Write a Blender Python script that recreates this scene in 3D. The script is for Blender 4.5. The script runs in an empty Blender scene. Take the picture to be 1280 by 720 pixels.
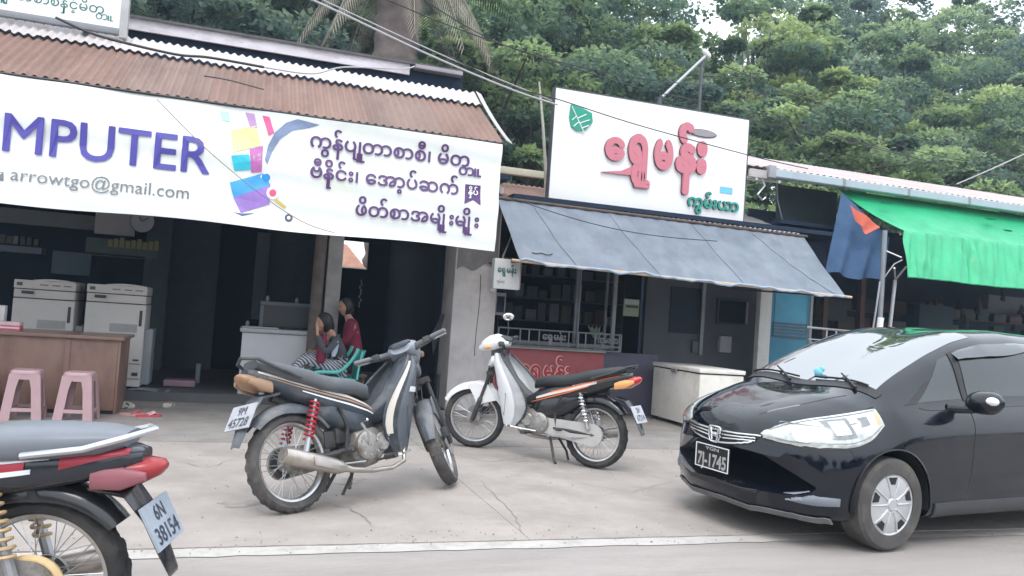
import bpy, bmesh, math, random
import numpy as np
from mathutils import Vector, Matrix
from mathutils.bvhtree import BVHTree
from math import sin, cos, pi, radians as R
SC = bpy.context.scene
COL = SC.collection
random.seed(7)
# ---------------------------------------------------------------- camera
H = 1.30
YAW, PITCH, ROLL, FPX = R(18.4), R(2.06), R(4.0), 1000.0
cF = np.array([sin(YAW)*cos(PITCH), cos(YAW)*cos(PITCH), sin(PITCH)])
_r0 = np.array([cos(YAW), -sin(YAW), 0.0]); _u0 = np.cross(_r0, cF)
cR = _r0*cos(ROLL)+_u0*sin(ROLL); cU = -_r0*sin(ROLL)+_u0*cos(ROLL)
cd = bpy.data.cameras.new('camera'); cam = bpy.data.objects.new('camera', cd); COL.objects.link(cam)
cd.lens = 36*FPX/1280; cd.sensor_width = 36; cd.clip_start = .05; cd.clip_end = 3000
mw = Matrix.Identity(4)
for i in range(3):
    mw[i][0] = cR[i]; mw[i][1] = cU[i]; mw[i][2] = -cF[i]
mw[2][3] = H
cam.matrix_world = mw
SC.camera = cam
def at(u, v, X=None, Y=None, Z=None):
    """point of the place seen at photo pixel (u, v) on the given plane"""
    d = cF + cR*(u-640)/FPX - cU*(v-360)/FPX
    o = np.array([0, 0, H])
    if Y is not None: t = Y/d[1]
    elif X is not None: t = X/d[0]
    else: t = (Z-H)/d[2]
    return Vector(o+d*t)
# ---------------------------------------------------------------- light: bright overcast
SUN_EL, SUN_AZ = R(58), R(200)
W = bpy.data.worlds.new('World'); SC.world = W; W.use_nodes = True
wn = W.node_tree; bg = wn.nodes['Background']
sky = wn.nodes.new('ShaderNodeTexSky'); sky.sky_type = 'NISHITA'; sky.sun_disc = False
sky.sun_elevation = SUN_EL; sky.sun_rotation = SUN_AZ; sky.air_density = 1.0; sky.dust_density = 3.0
hs = wn.nodes.new('ShaderNodeHueSaturation'); hs.inputs['Saturation'].default_value = .22; hs.inputs['Value'].default_value = 1.25
wn.links.new(sky.outputs[0], hs.inputs['Color'])
# cloud cover: an even overcast dome, brighter towards the zenith, over the clear sky
tcw = wn.nodes.new('ShaderNodeTexCoord'); sx_ = wn.nodes.new('ShaderNodeSeparateXYZ'); mr_ = wn.nodes.new('ShaderNodeMapRange')
wn.links.new(tcw.outputs['Generated'], sx_.inputs[0]); wn.links.new(sx_.outputs[2], mr_.inputs[0])
mr_.inputs[1].default_value = 0; mr_.inputs[2].default_value = 1; mr_.inputs[3].default_value = 10.; mr_.inputs[4].default_value = 17.5
cc = wn.nodes.new('ShaderNodeVectorMath'); cc.operation = 'SCALE'; cc.inputs[0].default_value = (.90,.97,1.06); wn.links.new(mr_.outputs[0], cc.inputs['Scale'])
mxw = wn.nodes.new('ShaderNodeMix'); mxw.data_type = 'RGBA'; mxw.inputs[0].default_value = .8
wn.links.new(hs.outputs[0], mxw.inputs[6]); wn.links.new(cc.outputs[0], mxw.inputs[7]); wn.links.new(mxw.outputs[2], bg.inputs[0])
bg.inputs[1].default_value = .12
ld = bpy.data.lights.new('sun', 'SUN'); ld.energy = 1.1; ld.angle = R(25); ld.color = (1, .93, .86)
lo = bpy.data.objects.new('sun', ld); COL.objects.link(lo)
sd = Vector((sin(SUN_AZ)*cos(SUN_EL), cos(SUN_AZ)*cos(SUN_EL), sin(SUN_EL)))
lo.rotation_euler = sd.to_track_quat('Z', 'Y').to_euler(); lo.location = (0, 0, 30)
SC.view_settings.view_transform = 'Standard'; SC.view_settings.look = 'None'
SC.view_settings.exposure = .54; SC.view_settings.gamma = 1
SC.cycles.max_bounces = 7; SC.cycles.diffuse_bounces = 4; SC.cycles.glossy_bounces = 4; SC.cycles.transparent_max_bounces = 8
# ---------------------------------------------------------------- materials
MC = {}
def mat(name, col, rough=.6, metal=0., var=.12, scale=6., bump=0., bscale=60., coat=0., spec=.5, dirt=None, dscale=2., damt=.5, stretch=None, sheen=0, trans=0., ior=1.45):
    if name in MC: return MC[name]
    m = bpy.data.materials.new(name); m.use_nodes = True; n = m.node_tree; b = n.nodes['Principled BSDF']
    b.inputs['Roughness'].default_value = rough; b.inputs['Metallic'].default_value = metal
    b.inputs['Coat Weight'].default_value = coat; b.inputs['Specular IOR Level'].default_value = spec
    b.inputs['Coat Roughness'].default_value = .04; b.inputs['IOR'].default_value = ior
    if trans: b.inputs['Transmission Weight'].default_value = trans
    tc = n.nodes.new('ShaderNodeTexCoord'); src = tc.outputs['Object']
    if stretch:
        mp = n.nodes.new('ShaderNodeMapping'); mp.inputs['Scale'].default_value = stretch
        n.links.new(src, mp.inputs[0]); src = mp.outputs[0]
    c = Vector(col[:3])
    if var > 0:
        no = n.nodes.new('ShaderNodeTexNoise'); no.inputs['Scale'].default_value = scale; no.inputs['Detail'].default_value = 6
        no.inputs['Roughness'].default_value = .62
        n.links.new(src, no.inputs['Vector'])
        rp = n.nodes.new('ShaderNodeValToRGB'); rp.color_ramp.elements[0].position = .3; rp.color_ramp.elements[1].position = .7
        rp.color_ramp.elements[0].color = (*(c*(1-var)), 1); rp.color_ramp.elements[1].color = (*(c*(1+var)), 1)
        n.links.new(no.outputs[0], rp.inputs[0]); out = rp.outputs[0]
        if dirt:
            n2 = n.nodes.new('ShaderNodeTexNoise'); n2.inputs['Scale'].default_value = dscale; n2.inputs['Detail'].default_value = 8
            n2.inputs['Roughness'].default_value = .7; n.links.new(src, n2.inputs['Vector'])
            r2 = n.nodes.new('ShaderNodeValToRGB'); r2.color_ramp.elements[0].position = .48; r2.color_ramp.elements[1].position = .68
            r2.color_ramp.elements[0].color = (0, 0, 0, 1); r2.color_ramp.elements[1].color = (damt, damt, damt, 1)
            n.links.new(n2.outputs[0], r2.inputs[0])
            mx = n.nodes.new('ShaderNodeMix'); mx.data_type = 'RGBA'
            n.links.new(r2.outputs[0], mx.inputs[0]); n.links.new(out, mx.inputs[6]); mx.inputs[7].default_value = (*dirt, 1)
            out = mx.outputs[2]
            ad = n.nodes.new('ShaderNodeMath'); ad.operation = 'MULTIPLY_ADD'; ad.use_clamp = True
            n.links.new(r2.outputs[0], ad.inputs[0]); ad.inputs[1].default_value = .5; ad.inputs[2].default_value = rough
            n.links.new(ad.outputs[0], b.inputs['Roughness'])
        n.links.new(out, b.inputs['Base Color'])
    else: b.inputs['Base Color'].default_value = (*c, 1)
    if bump:
        nb = n.nodes.new('ShaderNodeTexNoise'); nb.inputs['Scale'].default_value = bscale; nb.inputs['Detail'].default_value = 5
        n.links.new(src, nb.inputs['Vector'])
        bu = n.nodes.new('ShaderNodeBump'); bu.inputs['Strength'].default_value = bump; bu.inputs['Distance'].default_value = .02
        n.links.new(nb.outputs[0], bu.inputs['Height']); n.links.new(bu.outputs[0], b.inputs['Normal'])
    MC[name] = m; return m
# ---------------------------------------------------------------- mesh building
class MB:
    def __init__(s): s.v = []; s.f = []; s.sm = True
    def add(s, vs, fs):
        o = len(s.v); s.v += [Vector(p) for p in vs]; s.f += [tuple(i+o for i in f) for f in fs]; return s
    def box(s, a, b, rot=None, c=None):
        x0, y0, z0 = a; x1, y1, z1 = b
        vs = [Vector(p) for p in ((x0,y0,z0),(x1,y0,z0),(x1,y1,z0),(x0,y1,z0),(x0,y0,z1),(x1,y0,z1),(x1,y1,z1),(x0,y1,z1))]
        if rot is not None:
            c = Vector(c) if c is not None else sum(vs, Vector())/8
            vs = [c+rot@(p-c) for p in vs]
        return s.add(vs, [(0,3,2,1),(4,5,6,7),(0,1,5,4),(1,2,6,5),(2,3,7,6),(3,0,4,7)])
    def bbox(s, a, b, r=.01):
        """box with chamfered edges"""
        x0,y0,z0 = a; x1,y1,z1 = b
        bm = bmesh.new(); bmesh.ops.create_cube(bm, size=1)
        for v in bm.verts: v.co = Vector(((x0+x1)/2+v.co.x*(x1-x0), (y0+y1)/2+v.co.y*(y1-y0), (z0+z1)/2+v.co.z*(z1-z0)))
        bmesh.ops.bevel(bm, geom=bm.edges[:], offset=r, segments=2, affect='EDGES', profile=.6)
        s.add([v.co.copy() for v in bm.verts], [[v.index for v in f.verts] for f in bm.faces]); bm.free(); return s
    def loft(s, rings, cap=True, closed=True):
        o = len(s.v); n = len(rings[0])
        for r in rings: s.v += [Vector(p) for p in r]
        m = n if closed else n-1
        for i in range(len(rings)-1):
            for j in range(m):
                a = o+i*n+j; b = o+i*n+(j+1) % n
                s.f.append((a, b, b+n, a+n))
        if cap and closed:
            s.f.append(tuple(o+j for j in reversed(range(n)))); s.f.append(tuple(o+(len(rings)-1)*n+j for j in range(n)))
        return s
    def tube(s, pts, r, seg=8, cap=True):
        pts = [Vector(p) for p in pts]; rs = r if isinstance(r, (list, tuple)) else [r]*len(pts)
        rings = []; up = None
        for i, p in enumerate(pts):
            t = (pts[min(i+1, len(pts)-1)]-pts[max(i-1, 0)])
            if t.length < 1e-9: t = Vector((0,0,1))
            t.normalize()
            if up is None: up = Vector((0,0,1)) if abs(t.z) < .9 else Vector((1,0,0))
            a = t.cross(up)
            if a.length < 1e-5: a = t.cross(Vector((0,1,0)))
            a.normalize(); b = t.cross(a).normalized(); up = -b if (-b).dot(up) > 0 else b
            rings.append([p+(a*cos(2*pi*k/seg)+b*sin(2*pi*k/seg))*rs[i] for k in range(seg)])
        return s.loft(rings, cap)
    def prism(s, poly, y0, y1, plane='xz'):
        def P(a, b, t): return {'xz': (a, t, b), 'xy': (a, b, t), 'yz': (t, a, b)}[plane]
        n = len(poly); vs = [P(a, b, y0) for a, b in poly]+[P(a, b, y1) for a, b in poly]
        return s.add(vs, [tuple(range(n)), tuple(range(2*n-1, n-1, -1))]+[((i+1) % n, i, i+n, (i+1) % n+n) for i in range(n)])
    def lathe(s, prof, c=(0,0,0), axis='y', seg=32, a0=0, a1=2*pi, closed=False):
        """prof: (radius, offset along the axis)"""
        full = abs(a1-a0-2*pi) < 1e-6; n = seg if full else seg+1; c = Vector(c); rings = []
        for i in range(n):
            a = a0+(a1-a0)*i/seg; rr = []
            for r, h in prof:
                p = {'y': Vector((r*cos(a), h, r*sin(a))), 'z': Vector((r*cos(a), r*sin(a), h)), 'x': Vector((h, r*cos(a), r*sin(a)))}[axis]
                rr.append(c+p)
            rings.append(rr)
        if full: rings.append(rings[0])
        return s.loft(rings, cap=closed and not full, closed=closed)
    def ball(s, c, r, seg=14, rg=9):
        c = Vector(c); rx, ry, rz = r if isinstance(r, (tuple, list)) else (r, r, r)
        rings = [[c+Vector((rx*sin(pi*i/rg)*cos(2*pi*k/seg), ry*sin(pi*i/rg)*sin(2*pi*k/seg), rz*cos(pi*i/rg))) for k in range(seg)] for i in range(1, rg)]
        o = len(s.v); s.loft(rings, cap=False)
        t = len(s.v); s.v += [c+Vector((0,0,rz)), c-Vector((0,0,rz))]; l = o+(rg-2)*seg
        for k in range(seg):
            s.f.append((t, o+(k+1) % seg, o+k)); s.f.append((t+1, l+k, l+(k+1) % seg))
        return s
    def grid(s, fn, nu, nv):
        o = len(s.v)
        for i in range(nu+1):
            for j in range(nv+1): s.v.append(Vector(fn(i/nu, j/nv)))
        for i in range(nu):
            for j in range(nv):
                a = o+i*(nv+1)+j; s.f.append((a, a+nv+1, a+nv+2, a+1))
        return s
    def sheet(s, fn, nu, nv, th):
        """grid with thickness th (vector)"""
        th = Vector(th); o = len(s.v); s.grid(fn, nu, nv); n = (nu+1)*(nv+1)
        s.v += [p+th for p in s.v[o:o+n]]
        s.f += [tuple(i+n for i in reversed(f)) for f in s.f[-nu*nv:]]
        bd = [i*(nv+1) for i in range(nu+1)]+[nu*(nv+1)+j for j in range(1, nv+1)]+[i*(nv+1)+nv for i in range(nu-1, -1, -1)]+[j for j in range(nv-1, 0, -1)]
        for k in range(len(bd)):
            a, b = bd[k]+o, bd[(k+1) % len(bd)]+o; s.f.append((b, a, a+n, b+n))
        return s
    def xf(s, M): s.v = [M@p for p in s.v]; return s
    def build(s, name, m, parent=None, smooth=None, world=False, loc=None):
        me = bpy.data.meshes.new(name)
        off = Vector()
        if world and parent is not None:
            r = parent
            while r.parent: r = r.parent
            off = r.location
        if loc is not None: off = Vector(loc)
        me.from_pydata([p-off for p in s.v], [], s.f); me.update()
        bm = bmesh.new(); bm.from_mesh(me); bmesh.ops.recalc_face_normals(bm, faces=bm.faces); bm.to_mesh(me); bm.free()
        if m is not None: me.materials.append(m)
        sm = s.sm if smooth is None else smooth
        if sm: me.shade_smooth() if not hasattr(me, 'set_sharp_from_angle') else (me.shade_smooth(), me.set_sharp_from_angle(angle=R(38)))
        o = bpy.data.objects.new(name, me); COL.objects.link(o)
        if parent is not None: o.parent = parent
        if loc is not None and parent is None: o.location = loc
        return o
def thing(name, label, cat, loc=(0,0,0), rot=0., group=None):
    o = bpy.data.objects.new(name, None); COL.objects.link(o); o.location = loc; o.rotation_euler = (0, 0, rot)
    o.empty_display_size = .2
    return tag(o, label, cat, group)
def tag(o, label=None, cat=None, group=None, kind=None):
    if label: o['label'] = label
    if cat: o['category'] = cat
    if group: o['group'] = group
    if kind: o['kind'] = kind
    return o
def B(name, m, parent, a, b, r=0, world=True, **k):
    mb = MB()
    (mb.bbox(a, b, r) if r else mb.box(a, b)); return mb.build(name, m, parent, world=world, smooth=bool(r), **k)
def dup(root, loc=None, rot=None, label=None):
    def cp(o, par):
        c = o.copy(); COL.objects.link(c); c.parent = par
        for ch in list(o.children): cp(ch, c)
        return c
    r = cp(root, None)
    if loc is not None: r.location = loc
    if rot is not None: r.rotation_euler = (0, 0, rot)
    if label: r['label'] = label
    return r
def glyphs(segs, depth=0., bold=0.):
    """text as flat (or raised) geometry; segs: str or list of (text, dx, dy, scale); returns verts, faces in em units"""
    if isinstance(segs, str): segs = [(segs, 0, 0, 1)]
    if bold > 0:
        V0, F0 = glyphs(segs, depth, 0.); V, F = [], []; n = len(V0)
        offs = [(0,0)]+[(bold*cos(a), bold*sin(a)) for a in (0, pi, pi/2, -pi/2, pi/4, 3*pi/4, -pi/4, -3*pi/4)]
        for k, (ox, oy) in enumerate(offs):
            V += [Vector((v.x+ox, v.y+oy, v.z+(.0012*k if v.z >= 0 else 0))) for v in V0]; F += [tuple(i+n*k for i in f) for f in F0]
        return V, F
    sp = []
    for s, dx, dy, sc in segs:
        parts = s.replace('ှ', '|ှ').split('|'); sp += [(q, dx if i == 0 else 0, dy, sc) for i, q in enumerate(parts) if q]
    V, F, x = [], [], 0.
    for si, (s, dx, dy, sc) in enumerate(sp):
        cu = bpy.data.curves.new('lettering', 'FONT'); cu.body = s; cu.size = 1; cu.extrude = depth/sc; cu.resolution_u = 3
        ob = bpy.data.objects.new('lettering', cu)
        me = ob.to_mesh() if False else bpy.data.meshes.new_from_object(ob)
        n = len(V); mx = x
        for v in me.vertices:
            p = Vector((v.co.x*sc+x+dx, v.co.y*sc+dy, v.co.z*sc+(.0005*si if v.co.z >= 0 else 0))); V.append(p); mx = max(mx, p.x)
        F += [tuple(i+n for i in p.vertices) for p in me.polygons]
        x = mx+.05
        bpy.data.objects.remove(ob); bpy.data.curves.remove(cu); bpy.data.meshes.remove(me)
    return V, F
def write(name, segs, m, parent, org, xd, ud, size, width=None, depth=0., bold=0., world=True, skew=0.):
    """lettering with its baseline starting at org, running along xd, upright along ud"""
    V, F = glyphs(segs, depth/size if depth else 0, bold)
    xd = Vector(xd).normalized(); ud = Vector(ud).normalized(); nd = xd.cross(ud)
    sx = size if width is None else width/max(v.x for v in V)
    mb = MB(); mb.add([Vector(org)+xd*(v.x*sx+skew*v.y*size)+ud*v.y*size+nd*v.z*size for v in V], F)
    return mb.build(name, m, parent, smooth=False, world=world)
def text_ext(segs):
    V, F = glyphs(segs); return min(v.x for v in V), max(v.x for v in V), min(v.y for v in V), max(v.y for v in V)
def skinmesh(name, m, parent, joints, links, sub=1, world=False):
    me = bpy.data.meshes.new(name); names = list(joints)
    me.from_pydata([Vector(joints[k][:3]) for k in names], [(names.index(a), names.index(b)) for a, b in links], [])
    ob = bpy.data.objects.new(name, me); COL.objects.link(ob)
    sk = ob.modifiers.new('s', 'SKIN'); sk.use_smooth_shade = True; sk.branch_smoothing = .6
    for i, k in enumerate(names):
        r = joints[k][3]; r2 = joints[k][4] if len(joints[k]) > 4 else r
        me.skin_vertices[0].data[i].radius = (r, r2)
    me.skin_vertices[0].data[0].use_root = True
    if sub: su = ob.modifiers.new('u', 'SUBSURF'); su.levels = sub; su.render_levels = sub
    dg = bpy.context.evaluated_depsgraph_get(); me2 = bpy.data.meshes.new_from_object(ob.evaluated_get(dg))
    bpy.data.objects.remove(ob); me2.materials.clear(); me2.materials.append(m); me2.name = name
    me2.shade_smooth()
    o = bpy.data.objects.new(name, me2); COL.objects.link(o)
    if parent is not None: o.parent = parent
    return o
# ================================================================ THE SETTING
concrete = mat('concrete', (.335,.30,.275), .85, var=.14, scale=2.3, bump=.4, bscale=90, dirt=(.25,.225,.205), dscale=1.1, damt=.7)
concrete2 = mat('concrete_rear', (.27,.25,.235), .85, var=.15, scale=2.6, bump=.4, bscale=90, dirt=(.20,.18,.165), dscale=1.4, damt=.7)  # darker tone for the row of slabs nearest the shops
roadm = mat('road_surface', (.315,.286,.268), .8, var=.12, scale=2.2, bump=.5, bscale=140, dirt=(.22,.20,.185), dscale=1.6, damt=.65, stretch=(.22,1,1))
paint = mat('road_paint', (.42,.395,.37), .75, var=.08, scale=5, dirt=(.31,.29,.275), dscale=6, damt=.9)
earth = mat('earth', (.16,.13,.10), .95, var=.2, scale=.6)
plaster = mat('grey_plaster', (.58,.55,.545), .85, var=.10, scale=2.2, bump=.15, bscale=40, dirt=(.27,.25,.255), dscale=1.3, damt=.6)
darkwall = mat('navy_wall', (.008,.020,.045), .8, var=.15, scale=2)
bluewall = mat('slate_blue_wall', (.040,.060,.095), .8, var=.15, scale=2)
wood_d = mat('dark_wood', (.10,.075,.065), .7, var=.25, scale=8, stretch=(1,1,.12))
wood_g = mat('grey_wood', (.42,.39,.39), .8, var=.2, scale=9, stretch=(.15,1,1), dirt=(.2,.18,.18), dscale=3)
blk = mat('black_plastic', (.02,.021,.024), .45, var=0)
dgrey = mat('dark_grey_metal', (.09,.095,.105), .5, metal=.3, var=.1)
steel = mat('steel_pipe', (.42,.43,.45), .38, metal=.7, var=.1, scale=12)
chrome = mat('chrome', (.75,.75,.76), .16, metal=1, var=0)
white = mat('white_paint', (.72,.72,.72), .45, var=.04, scale=3)
grime = mat('aged_white', (.55,.54,.52), .6, var=.08, scale=3, dirt=(.34,.31,.27), dscale=3, damt=.6)
wire_m = mat('cable_grey', (.42,.42,.44), .6, var=0)
wire_d = mat('cable_black', (.03,.03,.035), .6, var=0)

g = MB(); g.add([(-600,-300,-.02),(600,-300,-.02),(600,900,-.02),(-600,900,-.02)], [(0,1,2,3)])
tag(g.build('ground', earth, smooth=False), kind='structure')
rd = MB(); rd.add([(-80,-9,-.008),(80,-9,-.008),(80,4.45,-.008),(-80,4.45,-.008)], [(0,1,2,3)])
tag(rd.build('road', roadm, smooth=False), kind='structure')
# worn edge line, its ends broken up
random.seed(3)
pl = MB(); n = 260; xs = [-14+30*i/n for i in range(n+1)]
top = [4.445+random.uniform(-.008,.006) for _ in xs]; bot = [4.30+random.uniform(-.012,.012) for _ in xs]
for i in range(n):
    pl.add([(xs[i],bot[i],-.004),(xs[i+1],bot[i+1],-.004),(xs[i+1],top[i+1],-.004),(xs[i],top[i],-.004)], [(0,1,2,3)])
tag(pl.build('white_edge_line', paint, smooth=False), kind='structure')
# concrete forecourt in cast slabs with recessed joints
sb = MB(); sb.add([(-40,4.45,-.014),(40,4.45,-.014),(40,16,-.014),(-40,16,-.014)], [(0,1,2,3)])
tag(sb.build('joint_bed', mat('joint_dirt', (.22,.20,.19), .95, var=.2), smooth=False), kind='structure')
fore = bpy.data.objects.new('forecourt', None); COL.objects.link(fore); tag(fore, kind='structure')
xe = [-20,-12,-6.4,-2.6,1.7,5.6,9.5,14,22]
for a, b in zip(xe[:-1], xe[1:]):
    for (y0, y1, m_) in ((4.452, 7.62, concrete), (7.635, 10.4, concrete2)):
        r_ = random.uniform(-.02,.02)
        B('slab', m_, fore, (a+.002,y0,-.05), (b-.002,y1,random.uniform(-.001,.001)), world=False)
# small things lying on the concrete
def pebble(p, r):
    mb = MB(); mb.ball((0,0,r*.35), (r, r*.8, r*.5), 8, 5); o = mb.build('pebble', mat('stone_dark', (.06,.055,.05), .9), loc=p)
    return o
p_ = at(198, 605, Z=0)
tag(pebble(p_, .035), 'small dark stone lying alone on the bare concrete', 'stone')
p_ = at(375, 660, Z=0)
tag(pebble(p_, .03), 'small dark stone lying in front of the grey motorbike rear wheel', 'stone')

def corr(mb, x0, x1, p0, p1, wave=.085, amp=.013, rows=3, sag=0., ragged=0.):
    """corrugated sheet from the (y, z) lower edge p0 to the upper edge p1"""
    n = int((x1-x0)/wave*8); d = Vector((0, p1[0]-p0[0], p1[1]-p0[1])); nn = Vector((0, -d.z, d.y)).normalized()
    rg = {}
    def fn(s, t):
        x = x0+(x1-x0)*s; k = int((x-x0)/wave)
        e = rg.setdefault(k, random.uniform(-ragged, ragged)) if t == 0 else 0
        b = Vector((x, p0[0], p0[1]))+d*(t+e)
        return b+nn*(amp*sin(2*pi*x/wave))-Vector((0,0,sag*sin(pi*s)*(1-t)))
    mb.sheet(fn, n, rows, nn*-.0025); return mb

# ================================================================ COMPUTER SHOP (left)
comp = thing('computer_shop', 'open fronted computer and copy shop under a rusty corrugated awning roof', 'shop', (-2.4,10.4,0))
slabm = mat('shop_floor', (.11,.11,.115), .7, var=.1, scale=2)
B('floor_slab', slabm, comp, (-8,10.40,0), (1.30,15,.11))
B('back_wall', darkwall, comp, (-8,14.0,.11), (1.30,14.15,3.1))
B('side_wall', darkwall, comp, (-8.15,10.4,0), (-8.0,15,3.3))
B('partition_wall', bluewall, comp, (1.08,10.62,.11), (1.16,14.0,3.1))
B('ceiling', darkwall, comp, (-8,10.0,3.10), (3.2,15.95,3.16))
wa = at(430,300,Y=15.8); wb2 = at(459,337,Y=15.8)
B('passage_wall', darkwall, comp, (1.0,15.8,0), (3.9,15.9,wb2.z)); B('passage_wall', darkwall, comp, (1.0,15.8,wa.z), (3.9,15.9,3.1)); B('passage_wall', darkwall, comp, (1.0,15.8,wb2.z+.001), (wa.x,15.9,wa.z-.001)); B('passage_wall', darkwall, comp, (wb2.x,15.8,wb2.z+.001), (3.9,15.9,wa.z-.001))
B('passage_floor', slabm, comp, (1.32,10.45,0), (2.6,15.8,.03))
a = at(394,292,Y=10.4); b = at(412,292,Y=10.4); c = at(431,292,Y=10.4)
mb = MB(); mb.tube([(a.x+.08,10.46,.11),(a.x+.085,10.46,1.6),(a.x+.10,10.46,3.1)], [.085,.078,.08], 10)
mb.build('post', mat('brown_post', (.14,.115,.105), .8, var=.25, scale=6), comp, world=True)
B('post', mat('grey_post', (.33,.32,.31), .8, var=.15, scale=5, dirt=(.2,.19,.18)), comp, (b.x+.005,10.40,0), (c.x,10.56,3.1), .008)
# beam along the shop front over the machines, cabinets and notices inside
for (u0,v0,u1,v1,Y,nm,col,th) in (
    (-60,253,160,292,13.2,'ceiling_beam',(.17,.18,.19),.12),
    (120,262,168,296,13.0,'notice',(.42,.40,.41),.02),
    (-20,304,52,318,12.6,'wall_shelf',(.16,.19,.24),.25),
    (66,313,112,345,12.7,'wall_cupboard',(.10,.14,.19),.3),
    (104,318,190,324,12.6,'wall_shelf',(.17,.20,.25),.25),
    (186,262,200,470,13.4,'door_frame',(.08,.12,.14),.08),
    (200,262,262,470,13.7,'inner_door',(.07,.09,.12),.05),
    (322,290,330,400,13.5,'pipe',(.12,.15,.19),.05),
    (338,250,392,382,13.6,'cabinet',(.065,.085,.11),.2)):
    p = at(u0, v0, Y=Y); q = at(u1, v1, Y=Y)
    z0, z1 = sorted((p.z, q.z))
    B(nm, mat('in_'+nm+str(u0), col, .7, var=.08), comp, (p.x,Y,z0), (q.x,Y+th,z1), .006)
p = at(178,277,Y=12.95)
mb = MB(); mb.lathe([(0,0),(.155,0),(.165,-.02),(.165,.04)], (p.x,12.92,p.z), 'y', 28)
ck = mb.build('wall_clock', mat('clock_face', (.42,.42,.43), .5, var=0)); tag(ck, 'round pale wall clock hanging inside the computer shop', 'clock')
for ang, ln in ((2.2,.08),(.6,.11)):
    mb = MB(); mb.tube([(p.x,12.905,p.z),(p.x+ln*cos(ang),12.905,p.z+ln*sin(ang))], .006, 5); mb.build('clock_hand', blk, ck)
# dull yellow sign board inside
p = at(108,296,Y=12.5); q = at(196,322,Y=12.5)
sg = thing('inner_sign', 'dull green and yellow sign board hanging above the photocopiers', 'sign', (p.x,12.5,q.z))
B('board', mat('dull_green', (.075,.105,.10), .6, var=.15), sg, (p.x,12.5,q.z), (q.x,12.53,p.z))
for i in range(9):
    x = p.x+.28+i*.075; B('printed_mark', mat('dull_yellow', (.22,.20,.08), .6, var=0), sg, (x,12.49,q.z+.1), (x+.055,12.5,q.z+.2+.02*((i*7) % 3)))

# ---- roof of the awning: rusty sheets, lower edge over the banner
rust = mat('rusty_corrugated', (.225,.140,.112), .75, var=.14, scale=2.2, bump=.1, bscale=30, dirt=(.145,.095,.08), dscale=2.4, damt=.6, stretch=(1,.35,.35))
rust2 = mat('rusty_corrugated_grey', (.215,.145,.12), .75, var=.14, scale=2.2, bump=.1, bscale=30, dirt=(.15,.11,.10), dscale=2.4, damt=.6, stretch=(1,.35,.35))
zinc = mat('weathered_zinc', (.50,.47,.465), .55, var=.12, scale=4, dirt=(.42,.33,.29), dscale=4, damt=.6)
zl = (at(0,93,Y=8.15).z+at(632,176,Y=8.15).z)/2
zh = (at(0,48,Y=9.25).z+at(590,124,Y=9.25).z)/2
zt = (at(0,24,Y=9.50).z+at(580,112,Y=9.50).z)/2
xr = at(632,176,Y=8.15).x; xr2 = at(592,124,Y=9.25).x
aw = thing('awning_roof', 'long rusty brown corrugated awning roof with a pale worn upper strip', 'roof', (-2.4,9.2,zl))
random.seed(11)
x = -7.5; i = 0
ws = []
while x < xr-.02:
    w_ = min(.78, xr-x); ws.append((x, w_)); x += .78
for i, (x, w_) in enumerate(ws):
    mb = MB(); dz = .004*(i % 2)
    corr(mb, x-.03, x+w_, (8.15+random.uniform(-.03,.03), zl+dz), (9.27, zh+dz), rows=3, ragged=.006)
    mb.build('roof_sheet', (rust, rust2)[(i*5) % 3 == 1], aw, world=True)
for i, (x, w_) in enumerate(ws):
    mb = MB(); corr(mb, x-.03, x+w_, (9.21, zh+.010), (9.55, zt+.02), rows=1, ragged=.05)
    mb.build('worn_strip', zinc, aw, world=True)
# end flashing, batten under the eaves
mb = MB(); mb.sheet(lambda s,t: (xr-.01+.07*t, 8.10+(9.5-8.10)*s, zl+.03+(zt-zl)*s*(1-.15*(1-s))-.03*t), 10, 2, (0,0,-.012)); mb.build('end_flashing', mat('pale_metal', (.42,.40,.38), .5, metal=.2, var=.15), aw, world=True)
B('eaves_batten', wood_g, aw, (-7.5,8.20,zl-.075), (xr-.03,8.26,zl-.028))
for x in (-6,-4.5,-3,-1.5,0,1.3,xr-.12):
    mb = MB(); mb.tube([(x,8.24,zl-.07),(x,10.3,zl-.07+(zt-zl)*1.3)], .03, 6); mb.build('rafter', wood_d, aw, world=True)
# ---- upper roof behind: aged white fascia plank over a shaded void, its shade put in as dark boarding
p0 = at(160,22,Y=10.1); p1 = at(512,83,Y=10.1); q1 = at(512,97,Y=10.1)
zt2 = (p0.z+p1.z)/2
up = thing('upper_roof', 'dark upper roof with a long aged white fascia plank', 'roof', (-1,10.1,zt2))
fz = mat('flaking_white', (.74,.70,.74), .7, var=.14, scale=5, dirt=(.36,.31,.32), dscale=6, damt=.7, stretch=(.3,1,1))
B('fascia_plank', fz, up, (-7.5,10.06,zt2-.13), (p1.x,10.10,zt2+.02), .006)
B('backing', darkwall, up, (-7.5,10.13,3.1), (at(578,95,Y=10.13).x,10.2,zt2-.02))
B('backing', darkwall, up, (at(560,110,Y=10.2).x,10.2,3.1), (at(578,100,Y=10.2).x,13,zt2-.06))
e0 = at(520,72,Y=10.0); e1 = at(578,96,Y=10.0)
B('roof_edge', mat('grey_lilac_metal', (.30,.27,.30), .6, var=.1), up, (e0.x,9.98,zt2-.05), (e1.x,10.12,zt2+.0), .005)
mb = MB(); mb.sheet(lambda s,t: (-7.5+(e1.x+7.5)*s, 10.02+3*t, zt2+.03+.55*t), 2, 2, (0,0,-.03)); mb.build('roof_plane', mat('dark_roof', (.10,.095,.10), .8, var=.2), up, world=True)

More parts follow.
